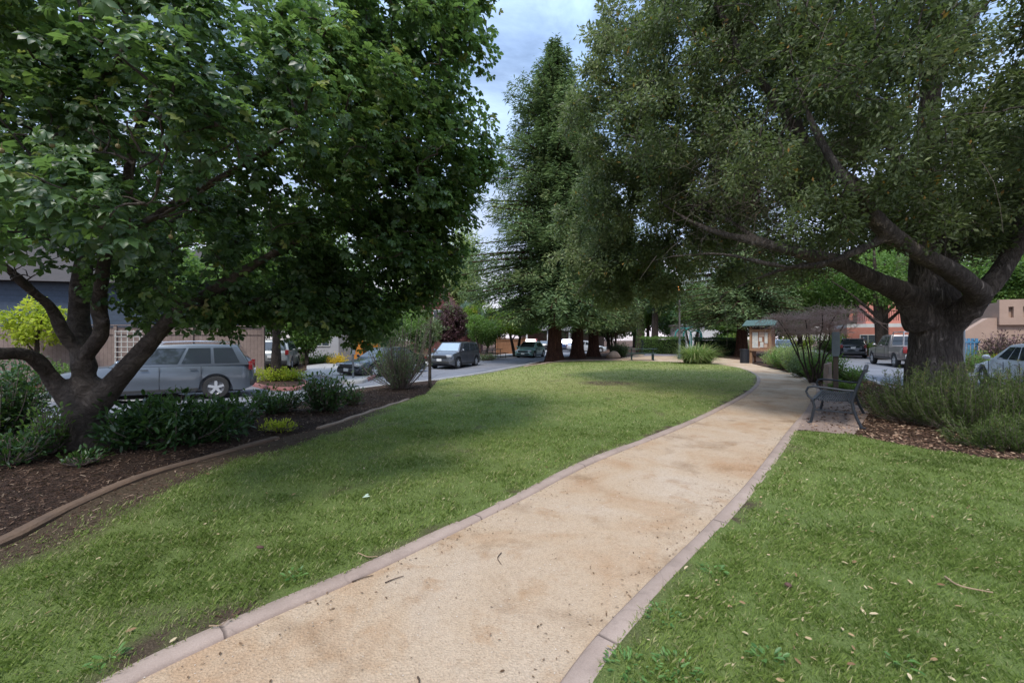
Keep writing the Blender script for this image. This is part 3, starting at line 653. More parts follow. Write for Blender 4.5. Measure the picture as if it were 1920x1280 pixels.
Vb,Fb=tubes_np([(P,.004+.005*rng.random()+.010*np.linalg.norm(P[-1]-P[0])) for P in br],1.0,.4)
npmesh('branches',Vb,Fb,BARK_OAK,oak,smooth=True)
c,o_=twig_leaves(br,68,.26,.2)
k=len(c); camr=np.array([-O0.x,-O0.y,EYE-O0.z]); dist=np.linalg.norm(c-camr,axis=1)
dens=vnoise(c[:,0],c[:,2]+c[:,1]*.7,.75,11); hole=vnoise(c[:,0]*1.3,c[:,2]*1.3+c[:,1],.8,61)
keep=(dist>2.6)&(rng.random(k)<.5+1.0*dens)&(hole>.13)
c=c[keep];o_=o_[keep];dist=dist[keep];k=len(c)
direc=norm(o_)*.8+rvec(k)*.6; direc[:,2]+=-.05; nr=rvec(k)+np.array([0,0,.8])
size=(.05+.03*rng.random(k))*(1+np.clip((dist-6)/9,0,1.15))
tint=np.clip(.40+.17*rng.normal(size=k)+.85*(vnoise(c[:,0]+.5*c[:,1],c[:,2],1.1,5)-.5)+.048*(dist-9),0,.93); tint=np.where(rng.random(k)<.012,1,tint)  # farther leaves painted lighter, as if catching the sky
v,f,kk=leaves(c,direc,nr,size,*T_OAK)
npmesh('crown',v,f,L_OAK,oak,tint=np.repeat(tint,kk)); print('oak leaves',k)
# bare interior twigs of the oak
tw=[]
for i in range(520):
    P=br[rng.integers(len(br))]; a=P[rng.integers(2,5)]; L=.5+.7*rng.random(); d=rvec(1)[0]; d[2]-=.35; u=np.linspace(0,1,5)[:,None]
    tw.append((a+u*d*L+np.sin(u*3)*rvec(1)*.12,.004))
for i in range(900):
    c0=np.array([5.6,9.0,4.9])-np.array(O0)+rng.normal(size=3)*np.array([.9,.7,.75]); d=rvec(1)[0]*np.array([1,.6,1]); d[2]-=.3; L=.4+.6*rng.random(); u=np.linspace(0,1,4)[:,None]
    tw.append((c0+u*d*L+np.sin(u*3)*rvec(1)*.1,.0035))
V_,F_=tubes_np(tw,1,.4,3); npmesh('bare_twigs',V_,F_,TWIG,oak)['kind']='stuff'
# ================================================================ generic builders
def blob_tree(name,label,cat,loc,h,r,mat,bark,n=14000,ls=.16,z0=None,stems=1,group=None,seed=0,tmpl=T_OAK,gap=.25,lean=0,lobn=9,trunk_r=None,flat=1.0,holes=.2):
    global rng
    keepr=rng; rng=np.random.default_rng(100+seed)
    root=thing(name,label,cat,loc,0,group); z0=h*.35 if z0 is None else z0; tr=trunk_r or h*.022
    limbs=[]
    for s in range(stems):
        a=2*PI*s/stems+rng.random(); sp=(.12 if stems>1 else 0)*h; bx,by=(.04*h*math.cos(a),.04*h*math.sin(a)) if stems>1 else (0,0)
        P=[(Vector((bx,by,-.1)),tr*1.3),(Vector((bx,by,.15)),tr),(Vector((bx+sp*.4*math.cos(a)+lean*.3,by+sp*.4*math.sin(a),z0*.7)),tr*.85),(Vector((bx+sp*math.cos(a)+lean*.6,by+sp*math.sin(a),z0+(h-z0)*.3)),tr*.6),(Vector((bx+sp*1.4*math.cos(a)+lean,by+sp*1.4*math.sin(a),z0+(h-z0)*.75)),tr*.25)]
        limbs.append(P)
        for q in range(3):
            b=rng.random()*2*PI; o1=P[2][0].lerp(P[3][0],rng.random()); limbs.append([(o1,tr*.5),(o1+Vector((math.cos(b)*r*.35,math.sin(b)*r*.35,(h-z0)*.25)),tr*.33),(o1+Vector((math.cos(b)*r*.65,math.sin(b)*r*.65,(h-z0)*.42)),tr*.15)])
    trunk_obj(root,limbs,bark,8)
    cz=(z0+h)/2; rz=(h-z0)/2; lobes=[(lean*.5,0,cz,r*.62,r*.62,rz*.72)]
    for i in range(lobn):
        d=rvec(1)[0]; d[2]=d[2]*.9+.05; s_=.30+.22*rng.random()
        lobes.append((d[0]*r*(1-s_)+lean*.5,d[1]*r*(1-s_),cz+d[2]*rz*(1-s_),r*s_*1.1,r*s_*1.1,rz*s_*flat))
    n=int(n*1.7); ls=ls*1.2; c=lobe_points(lobes,n,.4); k=len(c); dn=vnoise(c[:,0]+c[:,1]*.6,c[:,2],3.0/r,seed)
    kp=(rng.random(k)>gap)&(dn>holes); c=c[kp];k=len(c)
    out=norm(c-np.array([0,0,cz])); direc=out*.5+rvec(k)*.8; direc[:,2]-=.15; nr=out*.3+rvec(k)*.8+np.array([0,0,.7])
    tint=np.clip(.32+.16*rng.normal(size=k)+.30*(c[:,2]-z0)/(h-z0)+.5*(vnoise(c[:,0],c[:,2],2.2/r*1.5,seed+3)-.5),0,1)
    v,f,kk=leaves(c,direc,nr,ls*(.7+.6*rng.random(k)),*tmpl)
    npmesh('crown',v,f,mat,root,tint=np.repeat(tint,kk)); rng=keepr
    return root
def redwood(label,loc,h,rmax,tr,n_br=230,per=120,z0=3.0,seed=0,sparse=1.0,group='redwoods',bias=0):
    global rng
    keepr=rng; rng=np.random.default_rng(500+seed)
    root=thing('redwood_tree',label,'redwood tree',loc,0,group)
    mb=MB(); pts=[(0,0,-.2),(0,0,.15),(0,0,.7),(0,0,1.6),(.03,0,3.5),(.05,.03,h*.4),(.02,0,h*.75),(0,0,h*.98)]
    rs=[tr*1.75,tr*1.45,tr*1.15,tr,tr*.9,tr*.6,tr*.28,.03]
    n=26; vs=[];
    for p,r_ in zip(pts,rs):
        for j in range(n):
            t=2*PI*j/n; q=r_*(1+.07*math.sin(t*9+p[2]*.12)+.05*math.sin(t*5+1)); vs.append((p[0]+q*math.cos(t),p[1]+q*math.sin(t),p[2]))
    fs=[(i*n+j,i*n+(j+1)%n,(i+1)*n+(j+1)%n,(i+1)*n+j) for i in range(len(pts)-1) for j in range(n)]
    mb.add(vs,fs); mb.build('trunk',BARK_RED,root,smooth=True)
    lines=[];cs=[];ds=[];ns=[];ti=[]
    for i in range(n_br):
        u=(i+rng.random())/n_br; z=z0+(h-z0)*u**1.12; a=i*2.399+rng.normal()*.3
        prof=rmax*min(1,(.7+ .5*min(1,(z-z0)/(h*.10))))*(1-((z-z0)/(h-z0))**2.1)**.85+.2
        L=prof*(.42+.22*rng.random()+.75*(vnoise(np.array([(a%(2*PI))*1.1]),np.array([z*.42]),1,seed)[0]-.1)); dv=np.array([math.cos(a),math.sin(a),0]); L*=(1-bias*math.cos(a)*(.5 if u<.6 else .15))*(.8+.45*rng.random())*(.55 if rng.random()<.12 else 1)
        t=np.linspace(0,1,7)[:,None]; up=(.10+.35*u)*L
        P=np.array([0,0,z])+dv*L*t+np.array([0,0,1.0])*(up*t-(.42-.25*u)*L*t*t+.10*L*t**4); lines.append((P,.025+.012*L))
        m=int(per*L/rmax*sparse)+12; s=rng.random(m)**.7; idx=s*6; ii=np.clip(idx.astype(int),0,5); f=(idx-ii)[:,None]; p=P[ii]*(1-f)+P[ii+1]*f
        side=np.cross(dv,[0,0,1]); sw=(rng.random(m)*2-1)*.38*L*(1-.55*s)*(.6+.4*rng.random(m))
        p=p+side*sw[:,None]+np.array([0,0,1.0])*(-.16*np.abs(sw)-.05*rng.random(m)+.24*rng.normal(size=m))[:,None]
        cs.append(p); ds.append(dv*.55+side*np.sign(sw)[:,None]*.7+rvec(m)*.45+np.array([0,0,-.15])); ns.append(np.array([0,0,1.0])+rvec(m)*.75)
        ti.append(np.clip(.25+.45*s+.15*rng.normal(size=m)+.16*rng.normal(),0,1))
    c=np.concatenate(cs); k=len(c)
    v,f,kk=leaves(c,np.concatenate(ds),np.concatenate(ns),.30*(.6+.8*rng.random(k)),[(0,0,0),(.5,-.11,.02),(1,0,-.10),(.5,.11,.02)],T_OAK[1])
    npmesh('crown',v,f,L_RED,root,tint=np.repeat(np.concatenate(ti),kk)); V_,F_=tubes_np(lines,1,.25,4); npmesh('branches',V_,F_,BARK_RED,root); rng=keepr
    return root
r1=G(1040,676); r2=G(1083,671); r3=G(1113,668)
def gz(p,z=-.03): return (p.x,p.y,z)
redwood('tallest redwood, nearest of the clump, red-brown flared trunk beside the street',gz(r1),23,4.9,.47,520,390,3.1,1,bias=.38)
redwood('redwood with the middle trunk of the three in the brown bed',gz(r2),20.5,4.3,.45,340,240,3.2,2)
redwood('redwood with the right-hand trunk of the three, next to the multi-stemmed shrub tree',gz(r3),16,4.8,.43,320,250,3.0,3)
redwood('dark redwood standing behind the notice kiosk, brown trunk',gz(G(1391,667)),15,6.0,.45,340,210,3.4,4)
# ---- broadleaf trees and shrubs standing about
def at(px,Y,z=None):
    x=(px-960)/F*Y
    return (x,Y,float(hground(np.array([x]),np.array([Y]))[0]) if z is None else z)
S=0
def bt_(name,label,px,Y,ztop,rpx,mat,cat='tree',**k):
    """ztop: photo row of the top, rpx: half width in photo pixels"""
    global S; S+=1
    l=at(px,Y); h=EYE+(HZ-ztop)/F*Y-l[2]; r=rpx/F*Y
    return blob_tree(name,label,cat,l,h,r,mat,k.pop('bark',BARK_GEN),seed=S,**k)
bt_('maple_tree','bright yellow-green small maple in front of the board fence',70,16.5,552,50,L_LIME,n=2600,ls=.15,z0=1.2,gap=.4,lobn=12,holes=.32)
bt_('street_tree','slender street tree with a straight trunk in the red-kerbed planting island',518,17.6,380,170,L_GREEN,n=17000,ls=.16,z0=2.1,trunk_r=.17,gap=.3)
bt_('broad_tree','light green tree hanging over the board fence right of the blue house',330,21,440,130,L_GREEN,n=9000,ls=.2,z0=2)
bt_('broad_tree','dark green tree rising behind the blue house',150,34,330,210,L_DARK,n=12000,ls=.32,z0=3)
bt_('broad_tree','tall tree at the far left beyond the fence',-60,26,300,230,L_GREEN,n=9000,ls=.3,z0=3)
bt_('broad_tree','green tree behind the grey garage',560,42,430,130,L_GREEN,n=9000,ls=.3,z0=3)
bt_('round_tree','rounded mid-green tree behind the parked black car',735,31,563,66,L_GREEN,n=14000,ls=.15,z0=.6,flat=.8)
bt_('round_tree','leafy pale green tree hiding the lower wall of the red gabled house',788,35,578,40,L_AIRY,n=9000,ls=.16,z0=.4)
bt_('broad_tree','green yard tree between the board fence and the grey garage',575,27,540,52,L_GREEN,n=11000,ls=.17,z0=.5)
bt_('broad_tree','bushy green tree at the right end of the board fence',440,24,520,60,L_GREEN,n=11000,ls=.17,z0=1.2)
bt_('round_tree','green bushy tree left of the rounded one behind the orange porch',690,38,500,70,L_GREEN,n=9000,ls=.22,z0=1)
bt_('willow_tree','tall pale weeping willow-like tree in the distance above the red gable',868,56,430,58,L_PALE,n=16000,ls=.3,z0=2,flat=1.5)
bt_('willow_tree','pale yellowish tree left of the willow in the distance',785,60,480,70,L_PALE,n=10000,ls=.34,z0=3)
bt_('plum_tree','purple-leaved plum tree in front of the dark red gabled house',840,40,560,38,L_PURP,n=15000,ls=.16,z0=1.0)
bt_('blue_tree','small blue-green tree beside the purple plum',884,50,560,28,L_BLUE,n=6000,ls=.2,z0=2)
bt_('maple_tree','low bright green maple over the dark picnic table by the pavement',905,36.5,585,38,L_GREEN,n=9000,ls=.13,z0=.9,stems=2)
bt_('maple_tree','green maple with orange tips and a short forked trunk at the kerb',968,39.5,580,54,L_MAPLE,n=14000,ls=.14,z0=1.7,stems=2,trunk_r=.14)
bt_('maple_tree','orange-tipped maple behind the bright green one',900,46,562,36,L_MAPLE,n=7000,ls=.18,z0=2)
bt_('shrub_tree','multi-stemmed shrub tree with leaning dark stems right of the redwoods',1150,38,560,52,L_OAK,n=12000,ls=.16,z0=1.4,stems=4,trunk_r=.10)
bt_('broad_tree','bright green tree in the sun behind the lamp post',1215,58,520,70,L_GREEN,n=12000,ls=.3,z0=3)
bt_('broad_tree','thin leafy tree with several pale stems beyond the play arch',1300,52,525,48,L_GREEN,n=6500,ls=.26,z0=3.2,stems=3,trunk_r=.12,gap=.4)
bt_('broad_tree','green garden tree behind the hedge left of the kiosk',1365,60,575,40,L_GREEN,n=7000,ls=.3,z0=1)
bt_('broad_tree','leafy green tree behind the dry brown bush',1500,40,490,105,L_GREEN,n=15000,ls=.22,z0=2.6)
bt_('street_tree','street tree with a forked grey trunk in front of the pink balcony',1656,33,430,110,L_GREEN,n=16000,ls=.2,z0=3.3,trunk_r=.28,stems=2)
bt_('broad_tree','bright green tree above the tan wall at the right edge',1885,25,430,95,L_GREEN,n=14000,ls=.2,z0=2.2)
bt_('broad_tree','tall green tree far right behind the oak trunk',2020,28,300,190,L_GREEN,n=9000,ls=.26,z0=3)
bt_('broad_tree','green tree filling the gap between oak trunk and pink house',1740,44,430,120,L_GREEN,n=9000,ls=.3,z0=3)
bt_('broad_tree','dark tree in the distance behind the redwoods',1080,80,560,120,L_DARK,n=7000,ls=.45,z0=2)
bt_('broad_tree','distant tree behind the kiosk roof',1430,75,470,110,L_DARK,n=9000,ls=.45,z0=3)
bt_('broad_tree','distant tree behind the white carport building',1000,90,545,80,L_GREEN,n=7000,ls=.5,z0=3)
bt_('broad_tree','distant green tree between the lamp post and the kiosk',1330,95,585,60,L_GREEN,n=5000,ls=.5,z0=2)
far=[(-330,75,420),(-180,82,440),(-20,70,470),(110,64,480),(230,60,500),(350,72,470),(450,62,520),(520,56,540),(620,66,500),(690,60,530),(930,76,560),(1140,72,545),(1190,84,520),(1260,95,560),(1390,88,530),(1480,66,520),(1560,70,500),(1640,64,480),(1700,72,500),(1800,60,500),(1900,62,480),(2050,64,460),(2250,66,440)]
fk=None
for i,(px,Y,zt) in enumerate(far):
    l=at(px,Y); h=EYE+(HZ-zt)/F*Y
    lab='hazy background tree %s'%('seen above the left roofs and fence' if px<700 else 'beyond the redwoods and the hedge' if px<1420 else 'behind the houses of the right street')
    if i%8==0: fk=blob_tree('background_tree',lab,'tree',l,10,5.0,[L_GREEN,L_DARK,L_PALE][i//8],BARK_GEN,n=7000,ls=.42,z0=1.0,seed=300+i,holes=.12,gap=.1,group='trees along the horizon'); fk.scale=(h/10,)*3
    else: dup(fk,loc=l,rz=i*1.3,label=lab,scale=h/10*(.9+.2*((i*7)%5)/4))
# ivy-covered trunk and bare trunk in the distance
for px,Y,rr,iv,lab in ((1200,46,.42,True,'thick tree trunk wrapped in ivy standing left of the hedge'),(1227,52,.42,False,'bare grey-brown tree trunk behind the hedge')):
    l=at(px,Y); t_=thing('broad_tree',lab,'tree',l); trunk_obj(t_,[[(Vector((0,0,-.1)),rr*1.2),(Vector((.05,0,2)),rr),(Vector((.1,0,5)),rr*.85),(Vector((.2,0,8)),rr*.5)]],BARK_GEN,12)
    c=lobe_points([(0,0,8,3.2,3.2,3.0),(1.5,0,6.6,2,2,1.5)],6500,.4); k=len(c)
    v,f,kk=leaves(c,rvec(k),rvec(k)+np.array([0,0,.6]),.28*(.7+.6*rng.random(k)),*T_OAK); npmesh('crown',v,f,L_DARK,t_,tint=np.repeat(np.clip(.5+.2*rng.normal(size=k),0,1),kk))
    if iv:
        z=rng.random(2600)*5; a=rng.random(2600)*2*PI; c=np.stack([(rr*1.08)*np.cos(a)+.03*z,(rr*1.08)*np.sin(a),z],1); k=2600
        v,f,kk=leaves(c,rvec(k)+np.array([0,0,-.6]),np.stack([np.cos(a),np.sin(a),0*a+.3],1)+rvec(k)*.4,.13*(.7+.6*rng.random(k)),*T_OAK); npmesh('ivy',v,f,L_GREEN,t_,tint=np.repeat(rng.random(k)*.7,kk))
# ================================================================ shrubs
def shrub(name,label,loc,rx,ry,h,mat,n=4000,ls=.06,tmpl=T_OAK2,stemmat=None,group=None,flower=None,nst=26,up=.3,gap=.3,cat='shrub',seed=0,base=.05):
    global rng
    keepr=rng; rng=np.random.default_rng(900+seed+int(abs(loc[0])*37)+int(abs(loc[1])*11))
    root=thing(name,label,cat,loc,0,group)
    lobes=[(0,0,h*.48,rx*.75,ry*.75,h*.45)]
    for i in range(8):
        a=rng.random()*2*PI; q=.35+.2*rng.random(); lobes.append((math.cos(a)*rx*(1-q),math.sin(a)*ry*(1-q),h*(.28+.42*rng.random()),rx*q,ry*q,h*.28))
    tg=lobe_points(lobes,nst*5,.5); tg=tg[tg[:,2]>.05]
    br=[]
    for t in tg:
        a=np.array([t[0]*.18,t[1]*.18,0]); u=np.linspace(0,1,5)[:,None]; br.append(a*(1-u)+t*u+np.sin(u*PI)*np.array([t[0]*.15,t[1]*.15,-.0]))
    V_,F_=tubes_np([(P,.006+.003*h) for P in br],1,.35,4); npmesh('stems',V_,F_,stemmat or TWIG,root)
    per=n/len(br); c,o_=twig_leaves(br,per,.10+.05*rx,.25)
    ok=c[:,2]>base*.5; c=c[ok];o_=o_[ok];k=len(c)
    direc=norm(o_)*.7+rvec(k)*.5+np.array([0,0,up]); nr=rvec(k)*.7+np.array([0,0,.9])
    tint=np.clip(.25+.2*rng.normal(size=k)+.45*c[:,2]/h,0,1)
    v,f,kk=leaves(c,direc,nr,ls*(.7+.6*rng.random(k)),*tmpl); npmesh('foliage',v,f,mat,root,tint=np.repeat(tint,kk))
    if flower:
        fmat,nf,fs_=flower; q=c[rng.choice(k,min(nf,k),replace=False)]; q=q[q[:,2]>h*.35]; q=np.repeat(q,5,axis=0)+rng.normal(size=(len(q)*5,3))*fs_*.4
        v,f,kk=leaves(q,rvec(len(q)),rvec(len(q)),fs_*np.ones(len(q)),*T_OAK2); npmesh('flowers',v,f,fmat,root,tint=np.repeat(rng.random(len(q)),kk))['kind']='stuff'
    rng=keepr; return root
def sp(px,py,z=0): 
    p=G(px,py,z); zz=float(hbed(np.array([p.x]),np.array([p.y]))[0]); p=G(px,py,zz); return (p.x,p.y,zz)
shrub('broadleaf_shrub','dense dark green shrub filling the bed right of the big grey trunk',sp(330,830),1.0,.75,.78,L_DARK,4600,.105,gap=0,up=.2)
shrub('broadleaf_shrub','second dark shrub merging behind the dense one, in front of the silver car',sp(420,800),.7,.6,.48,L_DARK,1900,.095,up=.2)
shrub('broadleaf_shrub','upright light green shrub left of the big grey trunk',sp(95,848),.30,.35,.82,L_GREEN,900,.07)
shrub('broadleaf_shrub','small leafy sprig shrub at the left frame edge beside the pavement',sp(18,870),.42,.4,.42,L_DARK,700,.075)
shrub('flowering_shrub','dark green shrub with red flowers at the left frame edge',(at(-5,7.4)[0],7.4,-.3),.85,.8,1.75,L_DARK,4600,.09,flower=(L_REDF,26,.035))
shrub('laurel_shrub','low spreading glossy shrub on the bank left of the taller one',sp(518,772),.62,.5,.62,L_DARK,1500,.085)
shrub('laurel_shrub','glossy upright shrub in the middle of the mulch bank',sp(610,768),.55,.5,.92,L_DARK,1600,.09)
shrub('laurel_shrub','smallest glossy shrub at the right end of the bank planting',sp(663,758),.26,.26,.42,L_DARK,500,.075)
shrub('ground_plant','low pale green clump on the mulch left of the log edging',sp(520,808),.32,.22,.14,L_LIME,500,.05)
shrub('ground_plant','small grassy green plant at the foot of the light green shrub',sp(150,872),.22,.2,.16,L_DARK,260,.06)
shrub('airy_shrub','airy shrub of tiny grey-green leaves on thin stems near the lawn end',sp(752,728),1.3,.9,2.75,L_AIRY,5200,.055,nst=26,gap=.5)
shrub('garden_shrub','green shrub at the foot of the board fence',(at(118,15.5)[0],15.5,-.3),1.0,.6,1.1,L_GREEN,2600,.09)
shrub('garden_shrub','yellow-flowered groundcover around the slender street tree',(at(520,17.5)[0],17.5,-.25),1.5,.7,.62,L_LIME,3200,.09,flower=(L_YEL,50,.05))
shrub('garden_shrub','golden yellow flower bush beside the grey garage',(at(632,27.5)[0],27.5,-.2),.8,.6,.95,L_YEL,1500,.1)
shrub('garden_shrub','green shrubs along the front of the grey garage',(at(590,28.5)[0],28.5,-.2),1.6,.8,.9,L_GREEN,2600,.11)
shrub('garden_shrub','dark low shrub behind the parked black car',(at(735,26.5)[0],26.5,-.2),2.2,.8,1.2,L_DARK,3000,.11)
shrub('garden_shrub','low green planting at the kerb behind the grey boxy car',(at(910,32.5)[0],32.5,-.15),1.1,.6,.6,L_AIRY,1600,.08)
shrub('hedge_bush','dark rounded bush under the multi-stemmed shrub tree',(at(1163,36)[0],36,0),.9,.8,1.5,L_DARK,3000,.11)
bx=[(1462,688,1.0,.9,1.3,'pale green bush just right of the kiosk post'),(1492,697,1.1,.9,1.45,'tall pale bush in the middle of the path bushes'),(1475,692,1.0,.9,1.25,'leafy green bush right of the kiosk board'),(1510,705,1.1,.9,1.3,'tangled green bush along the path with reddish tips'),(1538,714,.9,.8,1.3,'green bush nearest the wooden utility post'),(1470,675,1.3,1.0,1.5,'taller green bush behind the path bushes'),(1600,717,.6,.5,.55,'low leafy plant behind the bench by the street kerb'),(1580,735,.45,.4,.35,'low weeds at the foot of the wooden utility post'),(1450,682,.6,.6,.7,'low bush beneath the notice kiosk')]
for i,(px,py,rx,ry,h,lab) in enumerate(bx): shrub('bush',lab,gz(G(px,py),0),rx,ry,h,L_PALE if i in(0,1) else L_AIRY if i in(3,5,8) else L_GREEN,int(4200*rx*h)+400,.075,group='bushes along the far path',up=.3,flower=(L_MAPLE,30,.04) if i in (1,4) else None)
# rosemary: upright wands crowded with needles
def rosemary(label,loc,rx,ry,h,nw=150,nn=85,seed=0):
    global rng
    keepr=rng; rng=np.random.default_rng(seed+40)
    root=thing('rosemary_bush',label,'rosemary bush',loc,0,'rosemary bushes at the foot of the oak'); lines=[];cs=[];ds=[];ti=[]
    for i in range(nw):
        a=rng.random()*2*PI; q=math.sqrt(rng.random()); b=np.array([math.cos(a)*rx*q*.55,math.sin(a)*ry*q*.55,0]); t=np.array([math.cos(a)*rx*q*1.0,math.sin(a)*ry*q*1.0,h*(1-.45*q*q)*(.45+.8*rng.random())])
        t[:2]+=rng.normal(size=2)*.10; u=np.linspace(0,1,6)[:,None]; P=b*(1-u)+t*u+np.sin(u*PI)*np.array([math.cos(a),math.sin(a),0])*.08*rx-np.array([0,0,.06])*np.sin(u*PI)
        lines.append((P,.006)); m=nn; s=.12+.9*rng.random(m)**.8; s=np.clip(s,0,1); idx=s*5; ii=np.clip(idx.astype(int),0,4); f=(idx-ii)[:,None]; p=P[ii]*(1-f)+P[ii+1]*f
        T=norm((P[-1]-P[0])[None]); cs.append(p+rvec(m)*.02); ds.append(T*.9+rvec(m)*.75); ti.append(np.clip(.2+.45*s*p[:,2]/h+.15*rng.normal(size=m)+.12*rng.normal(),0,1))
    c=np.concatenate(cs);k=len(c); v,f,kk=leaves(c,np.concatenate(ds),rvec(k),.052*(.7+.6*rng.random(k)),[(0,0,0),(.5,-.075,0),(1,0,0),(.5,.075,0)],T_OAK[1])
    npmesh('foliage',v,f,L_ROSE,root,tint=np.repeat(np.concatenate(ti),kk)); V_,F_=tubes_np(lines,1,.4,3); npmesh('stems',V_,F_,TWIG,root); rng=keepr
rosemary('rosemary bush in front of the oak trunk beside the mulch',gz(G(1735,790),0),1.0,.75,.95,230,100,1)
rosemary('largest rosemary bush, right of the oak trunk',gz(G(1840,806),0),1.1,.85,1.0,300,110,2)
rosemary('rosemary bush cut by the right frame edge',gz(G(1945,812),0),.85,.7,.72,220,100,3)
rosemary('low rosemary bush in the lower right, over the fallen leaves',gz(G(1890,838),0),.6,.4,.45,130,90,4)
rosemary('tall straggly rosemary behind, against the white car',gz(G(1850,768),0),1.0,.8,.85,200,90,5)
# strap-leaved clump
def strap_clump(label,loc,r,h,n=900,seed=0,name='strap_leaf_clump'):
    root=thing(name,label,'grass clump',loc); V=[];Fs=[];T=[];o=0; rg=np.random.default_rng(seed)
    for i in range(n):
        a=rg.random()*2*PI; q=r*.45*math.sqrt(rg.random()); L=h*(.35+.85*rg.random()**.8); sp_=r*(.10+.95*rg.random()); d=np.array([math.cos(a),math.sin(a),0]); s=np.array([-math.sin(a),math.cos(a),0])
        b=np.array([math.cos(a+rg.normal()*.5)*q,math.sin(a+rg.normal()*.5)*q,0]); t0=rg.random()
        dr_=.35+.9*rg.random()
        for j,u in enumerate((0,.35,.7,1)):
            p=b+d*sp_*u**1.6+np.array([0,0,max(.02,L*(u*1.35-dr_*u**2.6))]); wd=.02*(1-.85*u)+.002; V+= [p-s*wd,p+s*wd]; T+=[min(1,.35+.5*t0*u+.3*(t0>.85))]*2
        for j in range(3): Fs.append((o+2*j,o+2*j+1,o+2*j+3,o+2*j+2))
        o+=8
    npmesh('leaves',np.array(V),np.array(Fs),L_STRAP,root,tint=np.array(T)); return root
p=G(1307,681); strap_clump('big arching clump of long strap-like leaves where the path meets the plaza',gz(p,-.02),1.45,1.25,1900,3)
# young tree with a staked thin grey stem
yt=sp(806,727); yr=thing('young_tree','thin young tree with a straight grey stem at the corner of the lawn','tree',yt)
trunk_obj(yr,[[(Vector((0,0,-.1)),.055),(Vector((.0,0,1.2)),.045),(Vector((.03,0,2.4)),.035),(Vector((-.02,0,3.4)),.015)]],BARK_GREY,8)
tg=lobe_points([(0,0,2.4,.75,.75,1.1)],46,.5); br=grow_branches([[(Vector((0,0,z)),.02) for z in (1.0,1.4,1.8,2.2,2.6,3.0,3.3)]],tg)
for P in br:
    V_,F_=tubes_np([(P,.009)],1,.3,4); npmesh('branch',V_,F_,TWIG,yr)
c,o_=twig_leaves(br,17,.12,.4);k=len(c); v,f,kk=leaves(c,rvec(k),rvec(k)+np.array([0,0,.6]),.07*(.7+.6*rng.random(k)),*T_OAK2); npmesh('crown',v,f,L_AIRY,yr,tint=np.repeat(rng.random(k),kk))
# dead brown bush: fan of bare twigs
dp=G(1525,717); dr=thing('dead_bush','dry leafless brown bush with a broad tangled twig crown beside the path','bush',gz(dp,0))
stems=[]; lines=[]
for i in range(9):
    a=2*PI*i/9+rng.random()*.5; e=np.array([math.cos(a)*1.1*(.45+.6*rng.random()),math.sin(a)*.7,2.15+.35*rng.random()]); u=np.linspace(0,1,7)[:,None]; P=np.array([.1*math.cos(a),.1*math.sin(a),0])*(1-u)+e*u+np.sin(u*PI)*np.array([0,0,.05])+rng.normal(size=(7,3))*.035; stems.append([(Vector(p),.028) for p in P]); lines.append((P,.032))
s0=list(lines)
for k_ in range(700):
    P=s0[rng.integers(9)][0]; a=P[rng.integers(4,7)]; d=rvec(1)[0]; d[2]=abs(d[2])*.45; L=.25+.65*rng.random(); u=np.linspace(0,1,5)[:,None]; Q=a+u*d*L*np.array([1.2,1.2,1.0])+rng.normal(size=(5,3))*.03
    Q[:,2]=np.minimum(Q[:,2],3.0-.30*(Q[:,0]**2+Q[:,1]**2)); Q[:,2]=np.maximum(Q[:,2],1.75); lines.append((Q,.007))
    for q_ in range(5):
        a=Q[rng.integers(1,5)]; d=rvec(1)[0]*(.12+.2*rng.random()); lines.append((a+np.linspace(0,1,3)[:,None]*d+rng.normal(size=(3,3))*.008,.0045))
V_,F_=tubes_np(lines[:9],1,.5,6); npmesh('stems',V_,F_,BARK_GEN,dr,smooth=True)
V_,F_=tubes_np(lines[9:],1,.5,3); npmesh('twigs',V_,F_,L_DEAD,dr)
# hedges
def hedge(label,p0,p1,th,h,mat,n):
    a=Vector(p0);b=Vector(p1);L=(b-a).length; root=thing('hedge',label,'hedge',a,math.atan2(b.y-a.y,b.x-a.x))
    q=rng.random((n,3)); f_=rng.integers(0,3,n); P=np.column_stack([q[:,0]*L,(q[:,1]-.5)*th,q[:,2]*h]); P[f_==0,1]=-th/2; P[f_==1,2]=h
    P+=rng.normal(size=P.shape)*.07; P[:,2]+=.12*(vnoise(P[:,0],P[:,1],1.3,7)-.5)*(P[:,2]/h); P[:,2]=np.abs(P[:,2])
    v,f,kk=leaves(P,rvec(n),rvec(n)+np.array([0,-.6,.8]),.11*(.7+.6*rng.random(n)),*T_OAK); npmesh('foliage',v,f,mat,root,tint=np.repeat(np.clip(.15+.5*P[:,2]/h*rng.random(n)*1.3,0,1),kk))
    mb=MB().box(.1,L-.1,-th/2+.15,th/2-.15,0,h-.18); mb.build('shade_core',simple('hedge_shade',(.012,.02,.01),(.01,.014,.008),4,1),root)  # near-black box stands in for the shade inside the hedge
hedge('clipped green hedge left of the lamp post behind the picnic table',gz(G(1203,663)),gz(G(1283,663)),1.3,1.75,L_GREEN,9000)
hedge('clipped dark hedge running behind the strap-leaved clump to the kiosk',gz(G(1300,664)),gz(G(1392,665)),1.3,1.65,L_DARK,9000)
